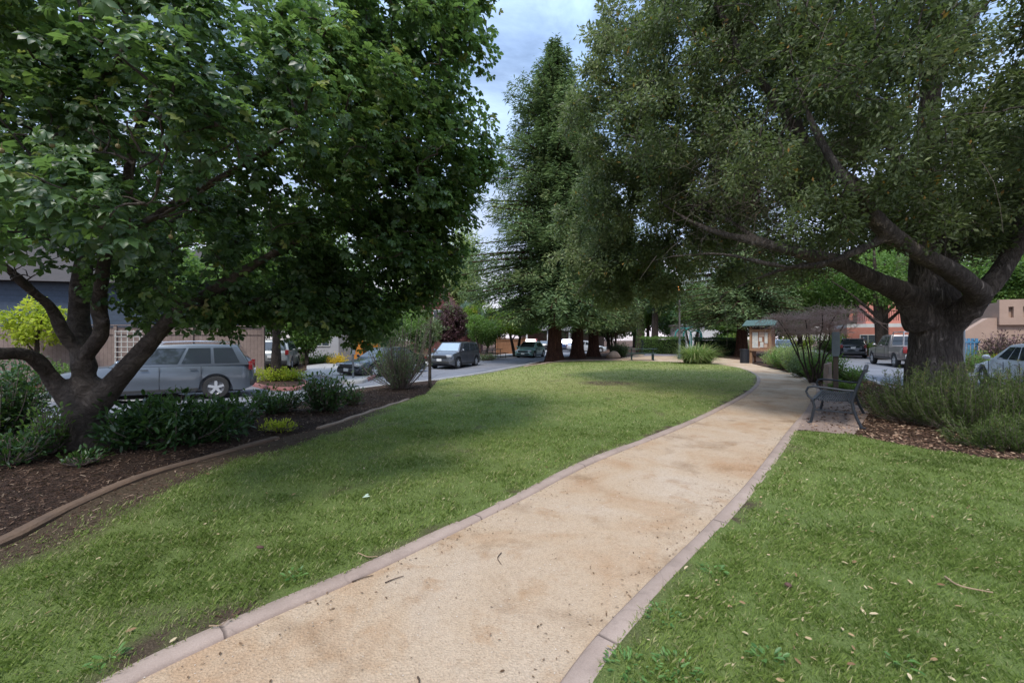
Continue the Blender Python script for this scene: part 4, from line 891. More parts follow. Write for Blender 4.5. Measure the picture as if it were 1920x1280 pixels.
# ================================================================ CARS
def paint(name,c,metal=.4,rough=.3): 
    m,nt,out=nodes(name); v=objco(nt); n=noise(nt,v,2.5,4); cc=mixc(nt,ramp(nt,n,[(.35,(0,0,0)),(.75,(.35,.35,.35))]),c,tuple(x*.7+.02 for x in c))
    bsdf(nt,out,cc,rough,metal,.5,coat=.6); return m
GLASS=paint('dark_car_glass',(.035,.043,.052),.12,.05); GLASS2=paint('window_glass',(.06,.075,.09),0,.1)
TYRE=simple('tyre_rubber',(.022,.022,.024),(.035,.033,.03),12,.85); RIM=paint('alloy_rim',(.55,.56,.58),.35,.35); RIMD=paint('rim_barrel',(.16,.16,.17),.3,.4); TRIM=simple('black_trim',(.02,.02,.022),(.03,.03,.03),8,.6)
CHROME=paint('chrome_trim',(.6,.6,.62),.9,.2); LAMP=paint('clear_lamp',(.55,.57,.6),.2,.15); TAIL=paint('red_tail_lamp',(.20,.010,.012),0,.2); PLATE=simple('plate_white',(.7,.7,.68),(.6,.6,.6),8,.5)
_wheels={}
def wheel(root,x,y,r,wd,side,rimmat=None):
    key=(round(r,3),wd)
    if key not in _wheels:
        t=MB(); t.lathe([(r*.62,-wd/2),(r*.93,-wd/2),(r,-wd*.32),(r,wd*.32),(r*.93,wd/2),(r*.62,wd/2)],28,'y',cap=False); 
        k=MB(); k.lathe([(r*.64,-wd*.3),(r*.66,wd*.46),(r*.60,wd*.48),(r*.55,wd*.34),(r*.50,wd*.28),(r*.01,wd*.26)],24,'y')
        s=MB()
        for j in range(5):
            a=2*PI*j/5; M=Matrix.Rotation(a,3,'Y'); s.box(-.105*r,.105*r,wd*.27,wd*.46,.06*r,.61*r,rot=M)
        s.lathe([(.16*r,wd*.27),(.15*r,wd*.46),(.01,wd*.47)],12,'y')
        _wheels[key]=(t,k,s)
    t,k,s=_wheels[key]; o=bpy.data.objects.new('wheel',None)
    w_=t.build('wheel',TYRE,root,smooth=True); w_.location=(x,y,r); w_.rotation_euler=(0,0,0 if side>0 else PI)
    d=k.build('rim',RIMD if rimmat is None else rimmat,w_,smooth=True); q=s.build('spokes',RIM,w_,smooth=False)
def car(label,cat,loc,rz,p,group='parked cars'):
    root=thing(p.get('name','parked_car'),label,cat,loc,rz,group); L,W=p['L'],p['W']; ax=p['axles']; wr=p['wr']; pm=p['paint']; zb=.22 if 'zb' not in p else p['zb']
    prof=p['prof']; ra=wr+.07
    xs=sorted(set(list(np.linspace(-L/2,L/2,46))+[a+s*ra*.999 for a in ax for s in(-1,1)]+[-L/2+.03,-L/2+.09,L/2-.03,L/2-.09])); rows=[]
    px=[q[0] for q in prof]; pz=[q[1] for q in prof]
    for x in xs:
        e=abs(2*x/L); wh=W/2*(1-.05*e**3)*(1 if e<.86 else (1-((e-.86)/.14)**2.4*.22)); zt=float(np.interp(x,px,pz)); z0=zb+.10*max(0,(e-.9)/.1)
        if e>.975: zt-= .10*((e-.975)/.025)
        zl=z0
        for a in ax:
            if abs(x-a)<ra: zl=max(zl,wr+math.sqrt(max(0,ra*ra-(x-a)**2)))
        zl=min(zl,zt-.12); zs=z0+(zt-z0)*.72; zmid=max(zl+.01,z0+(zt-z0)*.38); zs=max(zs,zmid+.02)
        rows.append([(x,0,z0),(x,wh-.26,z0),(x,wh-.26,zl),(x,wh-.02,zl),(x,wh,zmid),(x,wh-.015,zs),(x,wh-.09,zt-.025),(x,wh*.6,zt+.005),(x,0,zt+.02)])
    V=[];n=len(rows[0]); full=2*n-2
    for r_ in rows: V+= r_+[(a,-b,c_) for a,b,c_ in r_[1:-1][::-1]]
    fs=[(i*full+j,i*full+(j+1)%full,(i+1)*full+(j+1)%full,(i+1)*full+j) for i in range(len(rows)-1) for j in range(full)]+[tuple(range(full)),tuple((len(rows)-1)*full+j for j in range(full))]
    MB().add(V,fs).build('body',pm,root,smooth=True)
    rbx=lambda m,nm,mat,par=root,bv=.02,sm=True: m.build(nm,mat,par,smooth=sm,bevel=bv)
    # cabin
    xbr,xrr,xrf,xbf=p['cab']; zbelt=p['belt']; zr=p['roof']; wb=W/2-.06; wr_=W/2-(.22 if 'wroof' not in p else p['wroof'])
    zbe=zbelt-.06; c8=[Vector(q) for q in ((xbr,-wb,zbe),(xbf,-wb,zbe),(xbf,wb,zbe),(xbr,wb,zbe),(xrr,-wr_,zr-.03),(xrf,-wr_,zr-.04),(xrf,wr_,zr-.04),(xrr,wr_,zr-.03))]
    mid=[Vector(((xrr+xrf)/2,-wr_-.01,zr)),Vector(((xrr+xrf)/2,wr_+.01,zr))]
    cb=MB().add(c8+mid,[(0,1,5,8,4),(3,7,9,6,2),(0,4,7,3),(1,2,6,5),(4,8,9,7),(8,5,6,9),(0,3,2,1)]); cb.build('cabin',p.get('roofpaint',pm),root,smooth=True,bevel=.05)
    def pane(nm,a,b,c_,d,off,mat=GLASS):
        nrm=((b-a).cross(d-a)).normalized()
        cen=(a+b+c_+d)/4; ref=Vector((0,0,(zbelt+zr)/2)); ref.x=(xrr+xrf)/2
        if nrm.dot(cen-ref)<0: nrm=-nrm
        q=[v+nrm*off for v in (a,b,c_,d)]; q2=[v-nrm*.02 for v in (a,b,c_,d)]
        MB().add(q+q2,[(0,1,2,3),(7,6,5,4),(0,4,5,1),(1,5,6,2),(2,6,7,3),(3,7,4,0)]).build(nm,mat,root)
    def bil(a,b,c_,d,u,v): return (a*(1-u)+b*u)*(1-v)+(d*(1-u)+c_*u)*v
    v0=(zbelt-zbe)/(zr-zbe)+.04
    for s in (0,1):
        A,B,Cc,Dd=(c8[0],c8[1],c8[5],c8[4]) if s==0 else (c8[3],c8[2],c8[6],c8[7])
        for (u0,u1) in p['side']: pane('side_window',bil(A,B,Cc,Dd,u0,v0),bil(A,B,Cc,Dd,u1,v0),bil(A,B,Cc,Dd,u1,.86),bil(A,B,Cc,Dd,u0,.86),.012)
    A,B,Cc,Dd=c8[1],c8[2],c8[6],c8[5]; pane('windscreen',bil(A,B,Cc,Dd,.05,v0),bil(A,B,Cc,Dd,.95,v0),bil(A,B,Cc,Dd,.94,.93),bil(A,B,Cc,Dd,.06,.93),.012,p.get('wsmat',GLASS))
    A,B,Cc,Dd=c8[0],c8[3],c8[7],c8[4]; pane('rear_window',bil(A,B,Cc,Dd,.07,v0+.02),bil(A,B,Cc,Dd,.93,v0+.02),bil(A,B,Cc,Dd,.93,.88),bil(A,B,Cc,Dd,.07,.88),.012)
    for a in ax:
        for s in (-1,1): wheel(root,a,s*(W/2-.13),wr,.22,s)
        # dark wheel house inside the arch
    MB().box(-L/2+.3,L/2-.3,-W/2+.30,W/2-.30,zb-.06,zb+.3).build('underbody',TRIM,root)
    hf=p.get('nose',.72)
    for s in (-1,1):
        m=MB().box(L/2-.30,L/2-.035,s*(W/2-.30)-.20,s*(W/2-.30)+.18,hf-.07,hf+.07); rbx(m,'headlight',LAMP,bv=.03)
        m=MB().box(-L/2+.005,-L/2+.12,s*(W/2-.17)-.09,s*(W/2-.17)+.085,p.get('tz',.95)-p.get('th',.16),p.get('tz',.95)+p.get('th',.16)); rbx(m,'tail_light',TAIL,bv=.02)
        xm=xbf-.28; m=MB().ball((xm,s*(W/2+.09),zbelt+.07),.10,10,(.7,1,.8)); m.box(xm-.02,xm+.03,min(s*(W/2-.05),s*(W/2+.05)),max(s*(W/2-.05),s*(W/2+.05)),zbelt+.0,zbelt+.04); m.build('mirror',p.get('mirror',pm),root,smooth=True)
        for hx in p['handles']:
            hz=zbelt-.13; m=MB().box(hx-.09,hx+.09,s*(W/2-.005)-.012,s*(W/2-.005)+.022,hz-.015,hz+.015); m.build('door_handle',p.get('hmat',pm),root,bevel=.006)
        # door seams and sill moulding
        for dx in p['seams']: MB().box(dx-.006,dx+.006,s*(W/2-.004)-.008,s*(W/2-.004)+.006,zb+.12,zbelt-.06).build('door_seam',TRIM,root)
        m=MB().box(ax[0]+ra+.02,ax[1]-ra-.02,s*(W/2-.03)-.015,s*(W/2-.03)+.02,zb+.02,zb+.12); m.build('sill',TRIM,root,bevel=.01)
    m=MB().box(L/2-.06,L/2+.012,-W*.26,W*.26,hf-.12,hf+.03); rbx(m,'grille',TRIM,bv=.01)
    m=MB().box(L/2-.10,L/2+.02,-W*.36,W*.36,zb+.12,zb+.26); rbx(m,'lower_grille',TRIM,bv=.02)
    m=MB().box(-L/2-.03,-L/2+.1,-W*.42,W*.42,zb+.12,zb+.32); rbx(m,'rear_bumper',p.get('bumper',TRIM),bv=.03)
    m=MB().box(-L/2-.034,-L/2+.03,-.16,.16,p.get('pz',.80)-.075,p.get('pz',.80)+.075); m.build('number_plate',PLATE,root)
    m=MB().box(L/2+.0,L/2+.026,-.16,.16,hf-.30,hf-.16); m.build('number_plate',PLATE,root)
    if p.get('rails'):
        for s in (-1,1):
            y=s*(wr_-.02); m=MB().tube([(xrr+.1,y,zr-.03),(xrr+.2,y,zr+.06),((xrr+xrf)/2,y,zr+.08),(xrf-.25,y,zr+.05),(xrf-.1,y,zr-.04)],.02,6); m.build('roof_rail',CHROME,root,smooth=True)
    return root
SUV=dict(L=4.8,W=1.9,axles=(-1.42,1.44),wr=.36,zb=.26,prof=[(-2.4,.95),(-2.3,1.08),(-1,1.10),(1.0,1.08),(1.6,1.03),(2.1,.92),(2.33,.80),(2.4,.62)],cab=(-2.32,-1.95,.35,1.12),belt=1.10,roof=1.72,side=[(.07,.27),(.30,.52),(.55,.82)],handles=(-.85,.30),seams=(-1.05,-.05,.98),rails=True,tz=1.02,th=.14,paint=paint('slate_blue_paint',(.13,.15,.175),.5),name='parked_suv')
BOXY=dict(L=4.15,W=1.80,axles=(-1.28,1.28),wr=.34,zb=.22,prof=[(-2.07,.95),(-1.98,1.05),(.9,1.04),(1.2,1.02),(1.75,.93),(1.98,.82),(2.07,.62)],cab=(-2.0,-1.72,.55,1.18),belt=1.04,roof=1.61,side=[(.06,.20),(.23,.50),(.53,.84)],handles=(-.55,.42),seams=(-.72,.18,1.02),tz=.95,th=.14,paint=paint('dark_grey_paint',(.10,.105,.12),.5),wsmat=paint('bright_windscreen',(.30,.35,.38),.3,.08),name='parked_car',nose=.78)
HATCH=dict(L=4.45,W=1.75,axles=(-1.35,1.35),wr=.32,zb=.18,prof=[(-2.22,.95),(-2.1,1.02),(-1,.98),(.9,.90),(1.4,.82),(1.95,.70),(2.22,.50)],cab=(-2.05,-1.05,.35,1.35),belt=.93,roof=1.47,side=[(.20,.36),(.39,.56),(.59,.82)],handles=(-.65,.25),seams=(-.8,.08,.95),tz=.92,th=.12,paint=paint('teal_paint',(.27,.46,.45),.4),name='parked_car',nose=.62)
SEDAN=dict(L=4.7,W=1.82,axles=(-1.38,1.42),wr=.33,zb=.19,prof=[(-2.35,.85),(-2.2,1.0),(-1.2,.99),(.8,.93),(1.4,.86),(2.0,.74),(2.35,.52)],cab=(-1.85,-1.0,.15,1.12),belt=.93,roof=1.46,side=[(.16,.38),(.42,.60),(.63,.86)],handles=(-.75,.22),seams=(-.9,.02,.95),tz=.85,th=.09,paint=paint('white_paint',(.62,.64,.66),.05,.35),name='parked_car',nose=.64,mirror=paint('white_paint_mirror',(.62,.64,.66),.05,.35),hmat=CHROME)
BLK=dict(SEDAN,paint=paint('black_paint',(.014,.017,.024),.4,.2),mirror=None); BLK['mirror']=BLK['paint']
def cd_(base,**k): q=dict(base); q.update(k); return q
def yaw(dx,dy): return math.atan2(dy,dx)
def place(label,cat,near_rear,near_front_dir,p,side,zc,group):
    """near_rear: ground point of the near-side rear bumper corner; direction of travel; side=+1 when the near side is the car's left"""
    d=Vector((*near_front_dir,0)).normalized(); n=Vector((-d.y,d.x,0)); c_=Vector(near_rear)+d*p['L']/2-n*side*p['W']/2
    return car(label,cat,(c_.x,c_.y,zc),yaw(d.x,d.y),p,group)
zl=-.35
gl='cars parked along the left street'; gr='cars parked along the right street'
a=G(474,744,zl); b=G(60,768,zl)
# slate estate car: faces left; its near side is its left side
d=(Vector((a.x,a.y))-Vector((b.x,b.y))).normalized()
place('slate blue four-wheel-drive estate car with roof rails, seen through the big grey tree','car',(a.x,a.y,zl),(-d.x,-d.y),SUV,1,zl,gl)
def frontnear(label,cat,px,py,z,dirv,p,side,group,axle=1):
    """given front near wheel contact pixel"""
    g=G(px,py,z); d=Vector((*dirv,0)).normalized(); n=Vector((-d.y,d.x,0)); c_=g-d*p['axles'][axle]-n*side*(p['W']/2-.02)
    return car(label,cat,(c_.x,c_.y,z),yaw(d.x,d.y),p,group)
frontnear('dark grey boxy hatchback with a bright windscreen','car',860,691,-.24,(-.34,-.94),BOXY,1,gl)
frontnear('teal hatchback parked by the orange-tipped maple','car',1003,670.5,-.12,(-.36,-.93),HATCH,1,gl)
frontnear('black saloon parked behind the airy shrub','car',703,708,-.32,(-.50,-.866),BLK,1,gl)
p=G(520,697,-.25); car('silver people carrier parked in the drive left of the grey garage','car',(p.x-1.3,p.y+2.4,-.22),yaw(-.35,.93),cd_(SUV,paint=paint('silver_paint',(.27,.28,.275),.4),rails=False,name='parked_car'),gl)
# white saloon and pickup on the right street
frontnear('white saloon cut by the right frame edge behind the rosemary','car',1930,738,-.08,(.5,.866),SEDAN,1,gr,0)
PICK=dict(L=5.8,W=2.0,axles=(-1.75,1.95),wr=.40,zb=.45,prof=[(-2.9,1.10),(-2.85,1.20),(-1.0,1.20),(.9,1.18),(1.3,1.16),(2.5,1.10),(2.8,1.02),(2.9,.80)],cab=(-.95,-.78,.65,1.28),belt=1.22,roof=1.90,side=[(.10,.30),(.36,.84)],handles=(-.1,),seams=(-.98,-.35,1.18),tz=1.02,th=.18,paint=paint('grey_beige_paint',(.27,.25,.245),.45),bumper=CHROME,name='pickup_truck',nose=.95)
g=G(1634,682,-.08); g2=G(1680,689,-.08)
pk=frontnear('grey-brown pickup truck with a ladder rack over its bed','pickup truck',1634,682,-.08,(g.x-g2.x,g.y-g2.y),PICK,1,gr)
m=MB()
for s in (-1,1):
    m.tube([(-2.7,s*.85,1.18),(-2.6,s*.80,2.02),(-1.1,s*.80,2.02),(-1.05,s*.85,1.2)],.03,6)
for x in (-2.55,-1.9,-1.2): m.tube([(x,-.8,2.03),(x,.8,2.03)],.025,6)
m.build('ladder_rack',CHROME,pk,smooth=True)
MB().box(-2.75,-1.05,-.80,.80,1.05,1.205).build('truck_bed',TRIM,pk)
p=G(1603,672,-.08); car('black estate car with red tail lamps parked beyond the pickup','car',(p.x+1.7,p.y+2.3,-.08),yaw(.62,.78),cd_(SUV,paint=paint('blue_black_paint',(.02,.024,.032),.4,.2),L=4.95,pz=.9,bumper=paint('blue_black_bumper',(.03,.033,.04),.2,.4)),gr)
p=at(1468,44,-.05); car('distant car with a pale roof seen above the path bushes','car',p,yaw(-.5,-.86),cd_(SEDAN,roof=1.6,paint=paint('grey_white_paint',(.5,.51,.52),.1)),gr)
# cars by the carport
for px,Y,col,lab,b_ in ((998,57,(.35,.03,.03),'red car under the carport, left of the redwoods',SUV),(1064,57,(.03,.055,.14),'dark blue car at the carport between the first two redwood trunks',SUV),(1022,62,(.03,.03,.035),'black car in the shade of the carport',SEDAN),(1100,50,(.6,.62,.65),'white car seen between the second and third redwood trunks',SEDAN)):
    p=at(px,Y); car(lab,'car',(p[0],p[1],-.06),yaw(.15,1) if px!=1100 else yaw(1,.3),cd_(b_,paint=paint('paint_%d'%px,col,.3),rails=False,name='parked_car'),'cars at the carport')
# ================================================================ PARK FURNITURE
IRON=simple('dark_blue_grey_steel',(.016,.021,.029),(.028,.033,.042),14,.40,.15)
# bench: local +x along its length, seat faces -y
fn=G(1523,793); d=Vector((.66,.75,0)).normalized(); bl=1.83
bench=thing('park_bench','dark steel slatted bench on a concrete pad beside the path','bench',gz(fn+d*(bl/2),.008),0)
# facing the path (to the left): +y local = behind
back=Vector((d.y,-d.x,0)); bench.rotation_euler=(0,0,math.atan2(d.y,d.x)); # local x=d ; local -y = right side of d
bench.matrix_world=Matrix.Translation(bench.location)@Matrix(((d.x,back.x,0,0),(d.y,back.y,0,0),(0,0,-1,0),(0,0,0,1))) if False else Matrix.Translation(bench.location)@Matrix.Rotation(math.atan2(d.y,d.x),4,'Z')
sgn=-1   # behind is local -y
def by(v): return sgn*v
hl=bl/2
for s in (-1,1):
    x=s*hl
    m=MB(); m.tube([(x,by(-.02),0),(x,by(.0),.12),(x,by(.03),.30),(x,by(.0),.42)],.022,8); m.box(x-.035,x+.035,min(by(-.07),by(.02)),max(by(-.07),by(.02)),0,.012); m.build('leg',IRON,bench,smooth=True)
    m=MB(); m.tube([(x,by(.68),0),(x,by(.62),.14),(x,by(.57),.30),(x,by(.55),.44),(x,by(.60),.62),(x,by(.71),.95)],[.024,.024,.024,.024,.022,.02],8); m.box(x-.035,x+.035,min(by(.65),by(.73)),max(by(.65),by(.73)),0,.012); m.build('leg',IRON,bench,smooth=True)
    m=MB(); m.tube([(x,by(.0),.42),(x,by(-.06),.48),(x,by(-.09),.56),(x,by(-.06),.635),(x,by(.02),.655),(x,by(.25),.64),(x,by(.45),.62),(x,by(.58),.62)],.019,8); m.build('armrest',IRON,bench,smooth=True)
    m=MB(); m.tube([(x,by(.02),.24),(x,by(.57),.24)],.014,6); m.build('stretcher',IRON,bench,smooth=True)
sf=MB()
for k_ in range(17):
    t=k_/16; y=.0+.50*t; z=.435-.035*math.sin(t*PI)+.012*t
    if k_==0: z=.42
    sf.tube([(-hl+.01,by(y),z),(hl-.01,by(y),z)],.0105,6)
sf.build('seat',IRON,bench,smooth=True)
m=MB(); m.tube([(-hl,by(.0),.40),(hl,by(.0),.40)],.028,8); m.tube([(-hl,by(.52),.42),(hl,by(.52),.42)],.02,8)
for x in (-.45,.0,.45): m.box(x-.015,x+.015,min(by(.02),by(.5)),max(by(.02),by(.5)),.375,.395)
m.build('seat_frame',IRON,bench,smooth=True)
m=MB()
for k_ in range(11):
    t=k_/10; m.tube([(-hl+.01,by(.575+.135*t),.54+.41*t),(hl-.01,by(.575+.135*t),.54+.41*t)],.0135,6)
m.build('backrest',IRON,bench,smooth=True)
m=MB(); m.tube([(-hl-.02,by(.725),.965),(hl+.02,by(.725),.965)],.034,10); m.build('top_rail',IRON,bench,smooth=True)
# picnic tables
GREENM=simple('dark_green_coated_steel',(.018,.040,.036),(.03,.055,.05),10,.5)
def picnic(label,loc,rz,L=1.85,mat=GREENM,top=None):
    t=thing('picnic_table',label,'picnic table',loc,rz,'picnic tables')
    m=MB()
    for k_ in range(5): m.box(-L/2,L/2,-.36+.145*k_,-.36+.145*k_+.13,.735,.765)
    m.build('tabletop',top or mat,t,bevel=.006)
    for s in (-1,1):
        m=MB()
        for q in (0,1): m.box(-L/2,L/2,s*.75-.14+.145*q,s*.75-.14+.145*q+.13,.43,.46)
        m.build('seat',top or mat,t,bevel=.006)
    for x in (-L*.36,L*.36):
        for s in (-1,1):
            m=MB().tube([(x,s*.22,.735),(x,s*.22,.02)],.028,8); m.build('leg',mat,t,smooth=True)
            m=MB().tube([(x,s*.75,.43),(x,s*.75,.0)],.024,8); m.build('seat_post',mat,t,smooth=True)
        m=MB().tube([(x,-.8,.41),(x,.8,.41)],.022,6); m.build('crossbar',mat,t,smooth=True)
    return t
p=G(1204,674.5); picnic('dark green metal picnic table on the plaza right of the redwoods',gz(p,-.025),R(-14)).scale=(1.14,1.0,1.14)
WOOD_D=simple('dark_weathered_wood',(.045,.038,.034),(.02,.018,.016),5,.85,stretch=(1,8,8))
p=G(926,674,-.12); picnic('dark wooden picnic table on the pavement under the low maple',(p.x,p.y+.4,-.03),R(62),1.8,WOOD_D)
# lamp post with a lit globe
g=at(1274,33,-.02); lp=thing('street_lamp','tall green-grey lamp post with a lit orange lantern','street lamp',g)
LPM=simple('verdigris_post',(.055,.085,.085),(.035,.05,.055),6,.6); CONCP=simple('grey_brown_post',(.10,.09,.085),(.06,.055,.05),6,.8)
m=MB().lathe([(.16,0),(.16,.15),(.115,.22),(.105,1.3),(.085,1.6)],14); m.build('base',LPM,lp,smooth=True)
m=MB().lathe([(.085,1.55),(.06,5.3)],12); m.build('pole',CONCP,lp,smooth=True)
m=MB().lathe([(.10,5.28),(.16,5.36),(.15,5.42),(.05,5.44)],12); m.build('collar',LPM,lp,smooth=True)
mm,nt,out=nodes('lit_lantern'); e=N(nt,'ShaderNodeEmission'); e.inputs[0].default_value=(1,.42,.12,1); e.inputs[1].default_value=3; nt.links.new(e.outputs[0],out.inputs[0])
m=MB().lathe([(.05,5.42),(.12,5.55),(.14,5.75),(.10,5.93),(.03,5.96)],14); m.build('lantern',mm,lp,smooth=True)
m=MB().lathe([(.22,5.93),(.16,6.02),(.02,6.12)],14); m.build('cap',LPM,lp,smooth=True)
# play arches
TEAL=paint('teal_tube',(.02,.30,.27),0,.4); g=at(1297,47,-.03); pa=thing('play_arch','pair of teal tubular play arches behind the hedge','play equipment',g)
for dx,rr,yy in ((0.1,1.05,0),(.55,.62,.3),(-.75,.95,.5)):
    pts=[(dx-rr,yy,0),(dx-rr,yy,2.0)]+[(dx-rr*math.cos(t),yy,2.0+rr*.95*math.sin(t)) for t in np.linspace(.2,PI-.2,10)]+[(dx+rr,yy,2.0),(dx+rr,yy,0)]
    MB().tube(pts,.07,8).build('arch',TEAL,pa,smooth=True)
# ---- notice kiosk
WOOD_R=simple('red_brown_stained_wood',(.27,.125,.07),(.17,.075,.04),4,.75,stretch=(6,6,1)); WOOD_T=simple('tan_timber',(.34,.20,.115),(.24,.13,.075),4,.75,stretch=(6,6,1)); ROOFG=simple('green_sheet_roof',(.035,.07,.055),(.055,.095,.075),3,.5); DKW=simple('dark_roof_timber',(.03,.022,.018),(.02,.015,.012),6,.8)
g=G(1421,681); kz=-.02; kk=thing('notice_kiosk','roofed wooden notice kiosk with pinned papers and a green roof beside the path','notice board',(g.x+.35,g.y+.3,kz),R(-50))
for x in (-.56,.56):
    MB().box(x-.07,x+.07,-.07,.07,0,2.35).build('post',WOOD_T,kk,bevel=.008)
    MB().box(x-.05,x+.05,.62,.74,0,2.2).build('post',WOOD_R,kk,bevel=.008)
    MB().box(x-.04,x+.04,.0721,.619,.45,2.25).build('side_panel',WOOD_R,kk)
fr=MB(); fr.box(-.62,.62,-.13,-.0715,.80,.93); fr.box(-.62,.62,-.13,-.0715,2.08,2.20); fr.box(-.62,-.50,-.13,-.0715,.931,2.079); fr.box(.50,.62,-.13,-.0715,.931,2.079); fr.build('frame',WOOD_T,kk,bevel=.006)
MB().box(-.499,.499,-.069,-.03,.90,2.09).build('board',WOOD_R,kk)
def papermat():
    m,nt,out=nodes('pinned_paper'); v=objco(nt,(1,1,1)); 
    mpn=N(nt,'ShaderNodeMapping'); mpn.inputs['Scale'].default_value=(9,9,38); nt.links.new(N(nt,'ShaderNodeTexCoord').outputs['Object'],mpn.inputs['Vector'])
    n=noise(nt,mpn.outputs[0],2.2,5,.7); n2=noise(nt,v,5,3)
    c=ramp(nt,n,[(.42,(.62,.60,.55)),(.55,(.32,.34,.36)),(.7,(.16,.18,.20))]); c=mixc(nt,ramp(nt,n2,[(.4,(.75,.75,.75)),(.6,(.1,.1,.1))]),c,(.60,.57,.50)); bsdf(nt,out,c,.8); return m
PAPER=papermat(); PINK=simple('faded_pink_paper',(.42,.27,.20),(.48,.36,.28),5,.8)
for (x0,x1,z0,z1,mt) in ((-.46,-.12,1.0,2.02,PAPER),(-.06,.24,1.72,2.03,PINK),(-.06,.12,1.42,1.69,PAPER),(.26,.44,1.30,2.0,PAPER),(.0,.20,1.03,1.38,PAPER),(-.10,.0,.98,1.12,PINK),(.24,.42,1.02,1.25,PINK)):
    MB().box(x0,x1,-.078,-.0705,z0,z1).build('notice',mt,kk)
for s in (-1,1):
    m=MB(); e0,e1=.28,.28
    m.prism([(.28,2.82),(.28+s*.72,2.45),(.28+s*.72,2.41),(.28,2.78)],'x',-.95,.95); m.build('roof',ROOFG,kk)
    for j in range(9):
        x=-.88+j*.22; MB().prism([(.28,2.775),(.28+s*.70,2.405),(.28+s*.70,2.335),(.28,2.70)],'x',x-.022,x+.022).build('rafter',DKW,kk)
for x in (-.93,.93):
    MB().prism([(-.36,2.33),(.28,2.67),(.92,2.33),(.28,2.42)],'x',x-.02,x+.02).build('gable_board',DKW,kk)
MB().box(-.7,.7,-.06,.06,2.24,2.34).build('beam',DKW,kk); MB().box(-.7,.7,.61,.73,2.201,2.34).build('beam',DKW,kk)
# litter bin
g=G(1396,680); tb=thing('litter_bin','black slatted litter bin left of the kiosk','litter bin',gz(g,-.02)); BK=simple('black_steel',(.014,.016,.022),(.02,.022,.03),8,.5)
m=MB()
for j in range(22):
    a=2*PI*j/22; M=Matrix.Rotation(a,3,'Z'); m.box(.245,.262,-.024,.024,.05,.86,rot=M)
m.lathe([(.24,.0),(.27,.0),(.27,.06),(.24,.06)],20); m.build('slats',BK,tb)
MB().lathe([(.235,.02),(.235,.82),(.20,.82),(.20,.04)],20).build('liner',BK,tb,smooth=True)
MB().lathe([(.28,.85),(.29,.88),(.28,.91),(.16,.92),(.15,.88)],20).build('rim',BK,tb,smooth=True)
# utility post with a sign cylinder, and a low concrete marker
g=G(1567,738); up=thing('marker_post','square weathered wood post wearing a blue-grey metal sign on top','post',gz(g,0),R(-38)); 
POSTW=simple('weathered_post_wood',(.10,.075,.06),(.055,.042,.035),3,.85,stretch=(9,9,1))
MB().box(-.06,.06,-.06,.06,-.1,1.60).build('post',POSTW,up,bevel=.012)
m=MB(); m.prism([(-.09,1.12),(-.06,1.04),(.06,1.04),(.09,1.12),(.09,1.70),(.06,1.72),(-.06,1.72),(-.09,1.70)],'y',-.10,-.0605); m.build('sign_plate',simple('blue_grey_metal',(.13,.165,.19),(.10,.13,.15),4,.5,.3),up,bevel=.01)
g=G(1552,732); cm_=thing('stone_marker','short square pinkish stone marker left of the wooden post','marker',gz(g,0)); MB().add([(-.09,-.08,-.05),(.09,-.08,-.05),(.09,.08,-.05),(-.09,.08,-.05),(-.075,-.065,.78),(.075,-.065,.84),(.075,.065,.84),(-.075,.065,.78)],[(0,1,5,4),(1,2,6,5),(2,3,7,6),(3,0,4,7),(4,5,6,7),(3,2,1,0)]).build('shaft',simple('marker_stone',(.28,.22,.19),(.20,.16,.14),5,.9),cm_,bevel=.015)
MB().box(-.045,.045,-.088,-.071,.5,.70).build('plaque',simple('marker_plaque',(.2,.17,.15),(.15,.13,.12),4,.6),cm_)
g=at(1803,12.9,-.02); wp=thing('white_pole','pale grey metal pole standing just right of the oak trunk','pole',g); MB().lathe([(.085,-.1),(.08,1.9),(.075,1.92),(.01,1.95)],14).build('shaft',simple('pale_grey_paint',(.40,.41,.41),(.30,.31,.31),5,.6),wp,smooth=True)
g=G(662,709,-.22); bp=thing('parking_post','short grey post on the pavement corner','post',(g.x,g.y,-.20)); MB().lathe([(.045,-.05),(.045,1.5),(.01,1.53)],10).build('shaft',simple('galvanised_grey',(.22,.23,.24),(.16,.17,.18),5,.5,.5),bp,smooth=True)
MB().box(-.12,.12,-.06,-.047,1.05,1.45).build('sign_plate',simple('sign_back_grey',(.3,.31,.32),(.25,.26,.27),5,.5),bp)
# boulder
g=G(1150,671); bd=MB().ball((0,0,.18),.62,14,(1.0,.7,.62)); o=bd.build('boulder',simple('tan_stone',(.33,.24,.17),(.22,.15,.11),3,.9,bstr=.8),None,smooth=True)
for v in o.data.vertices: v.co*=1+.12*math.sin(v.co.x*7+1)*math.cos(v.co.y*9)+.05*math.sin(v.co.z*15)
o.location=gz(g,-.05); tag(o,'low tan boulder on the brown bed right of the redwoods','boulder')
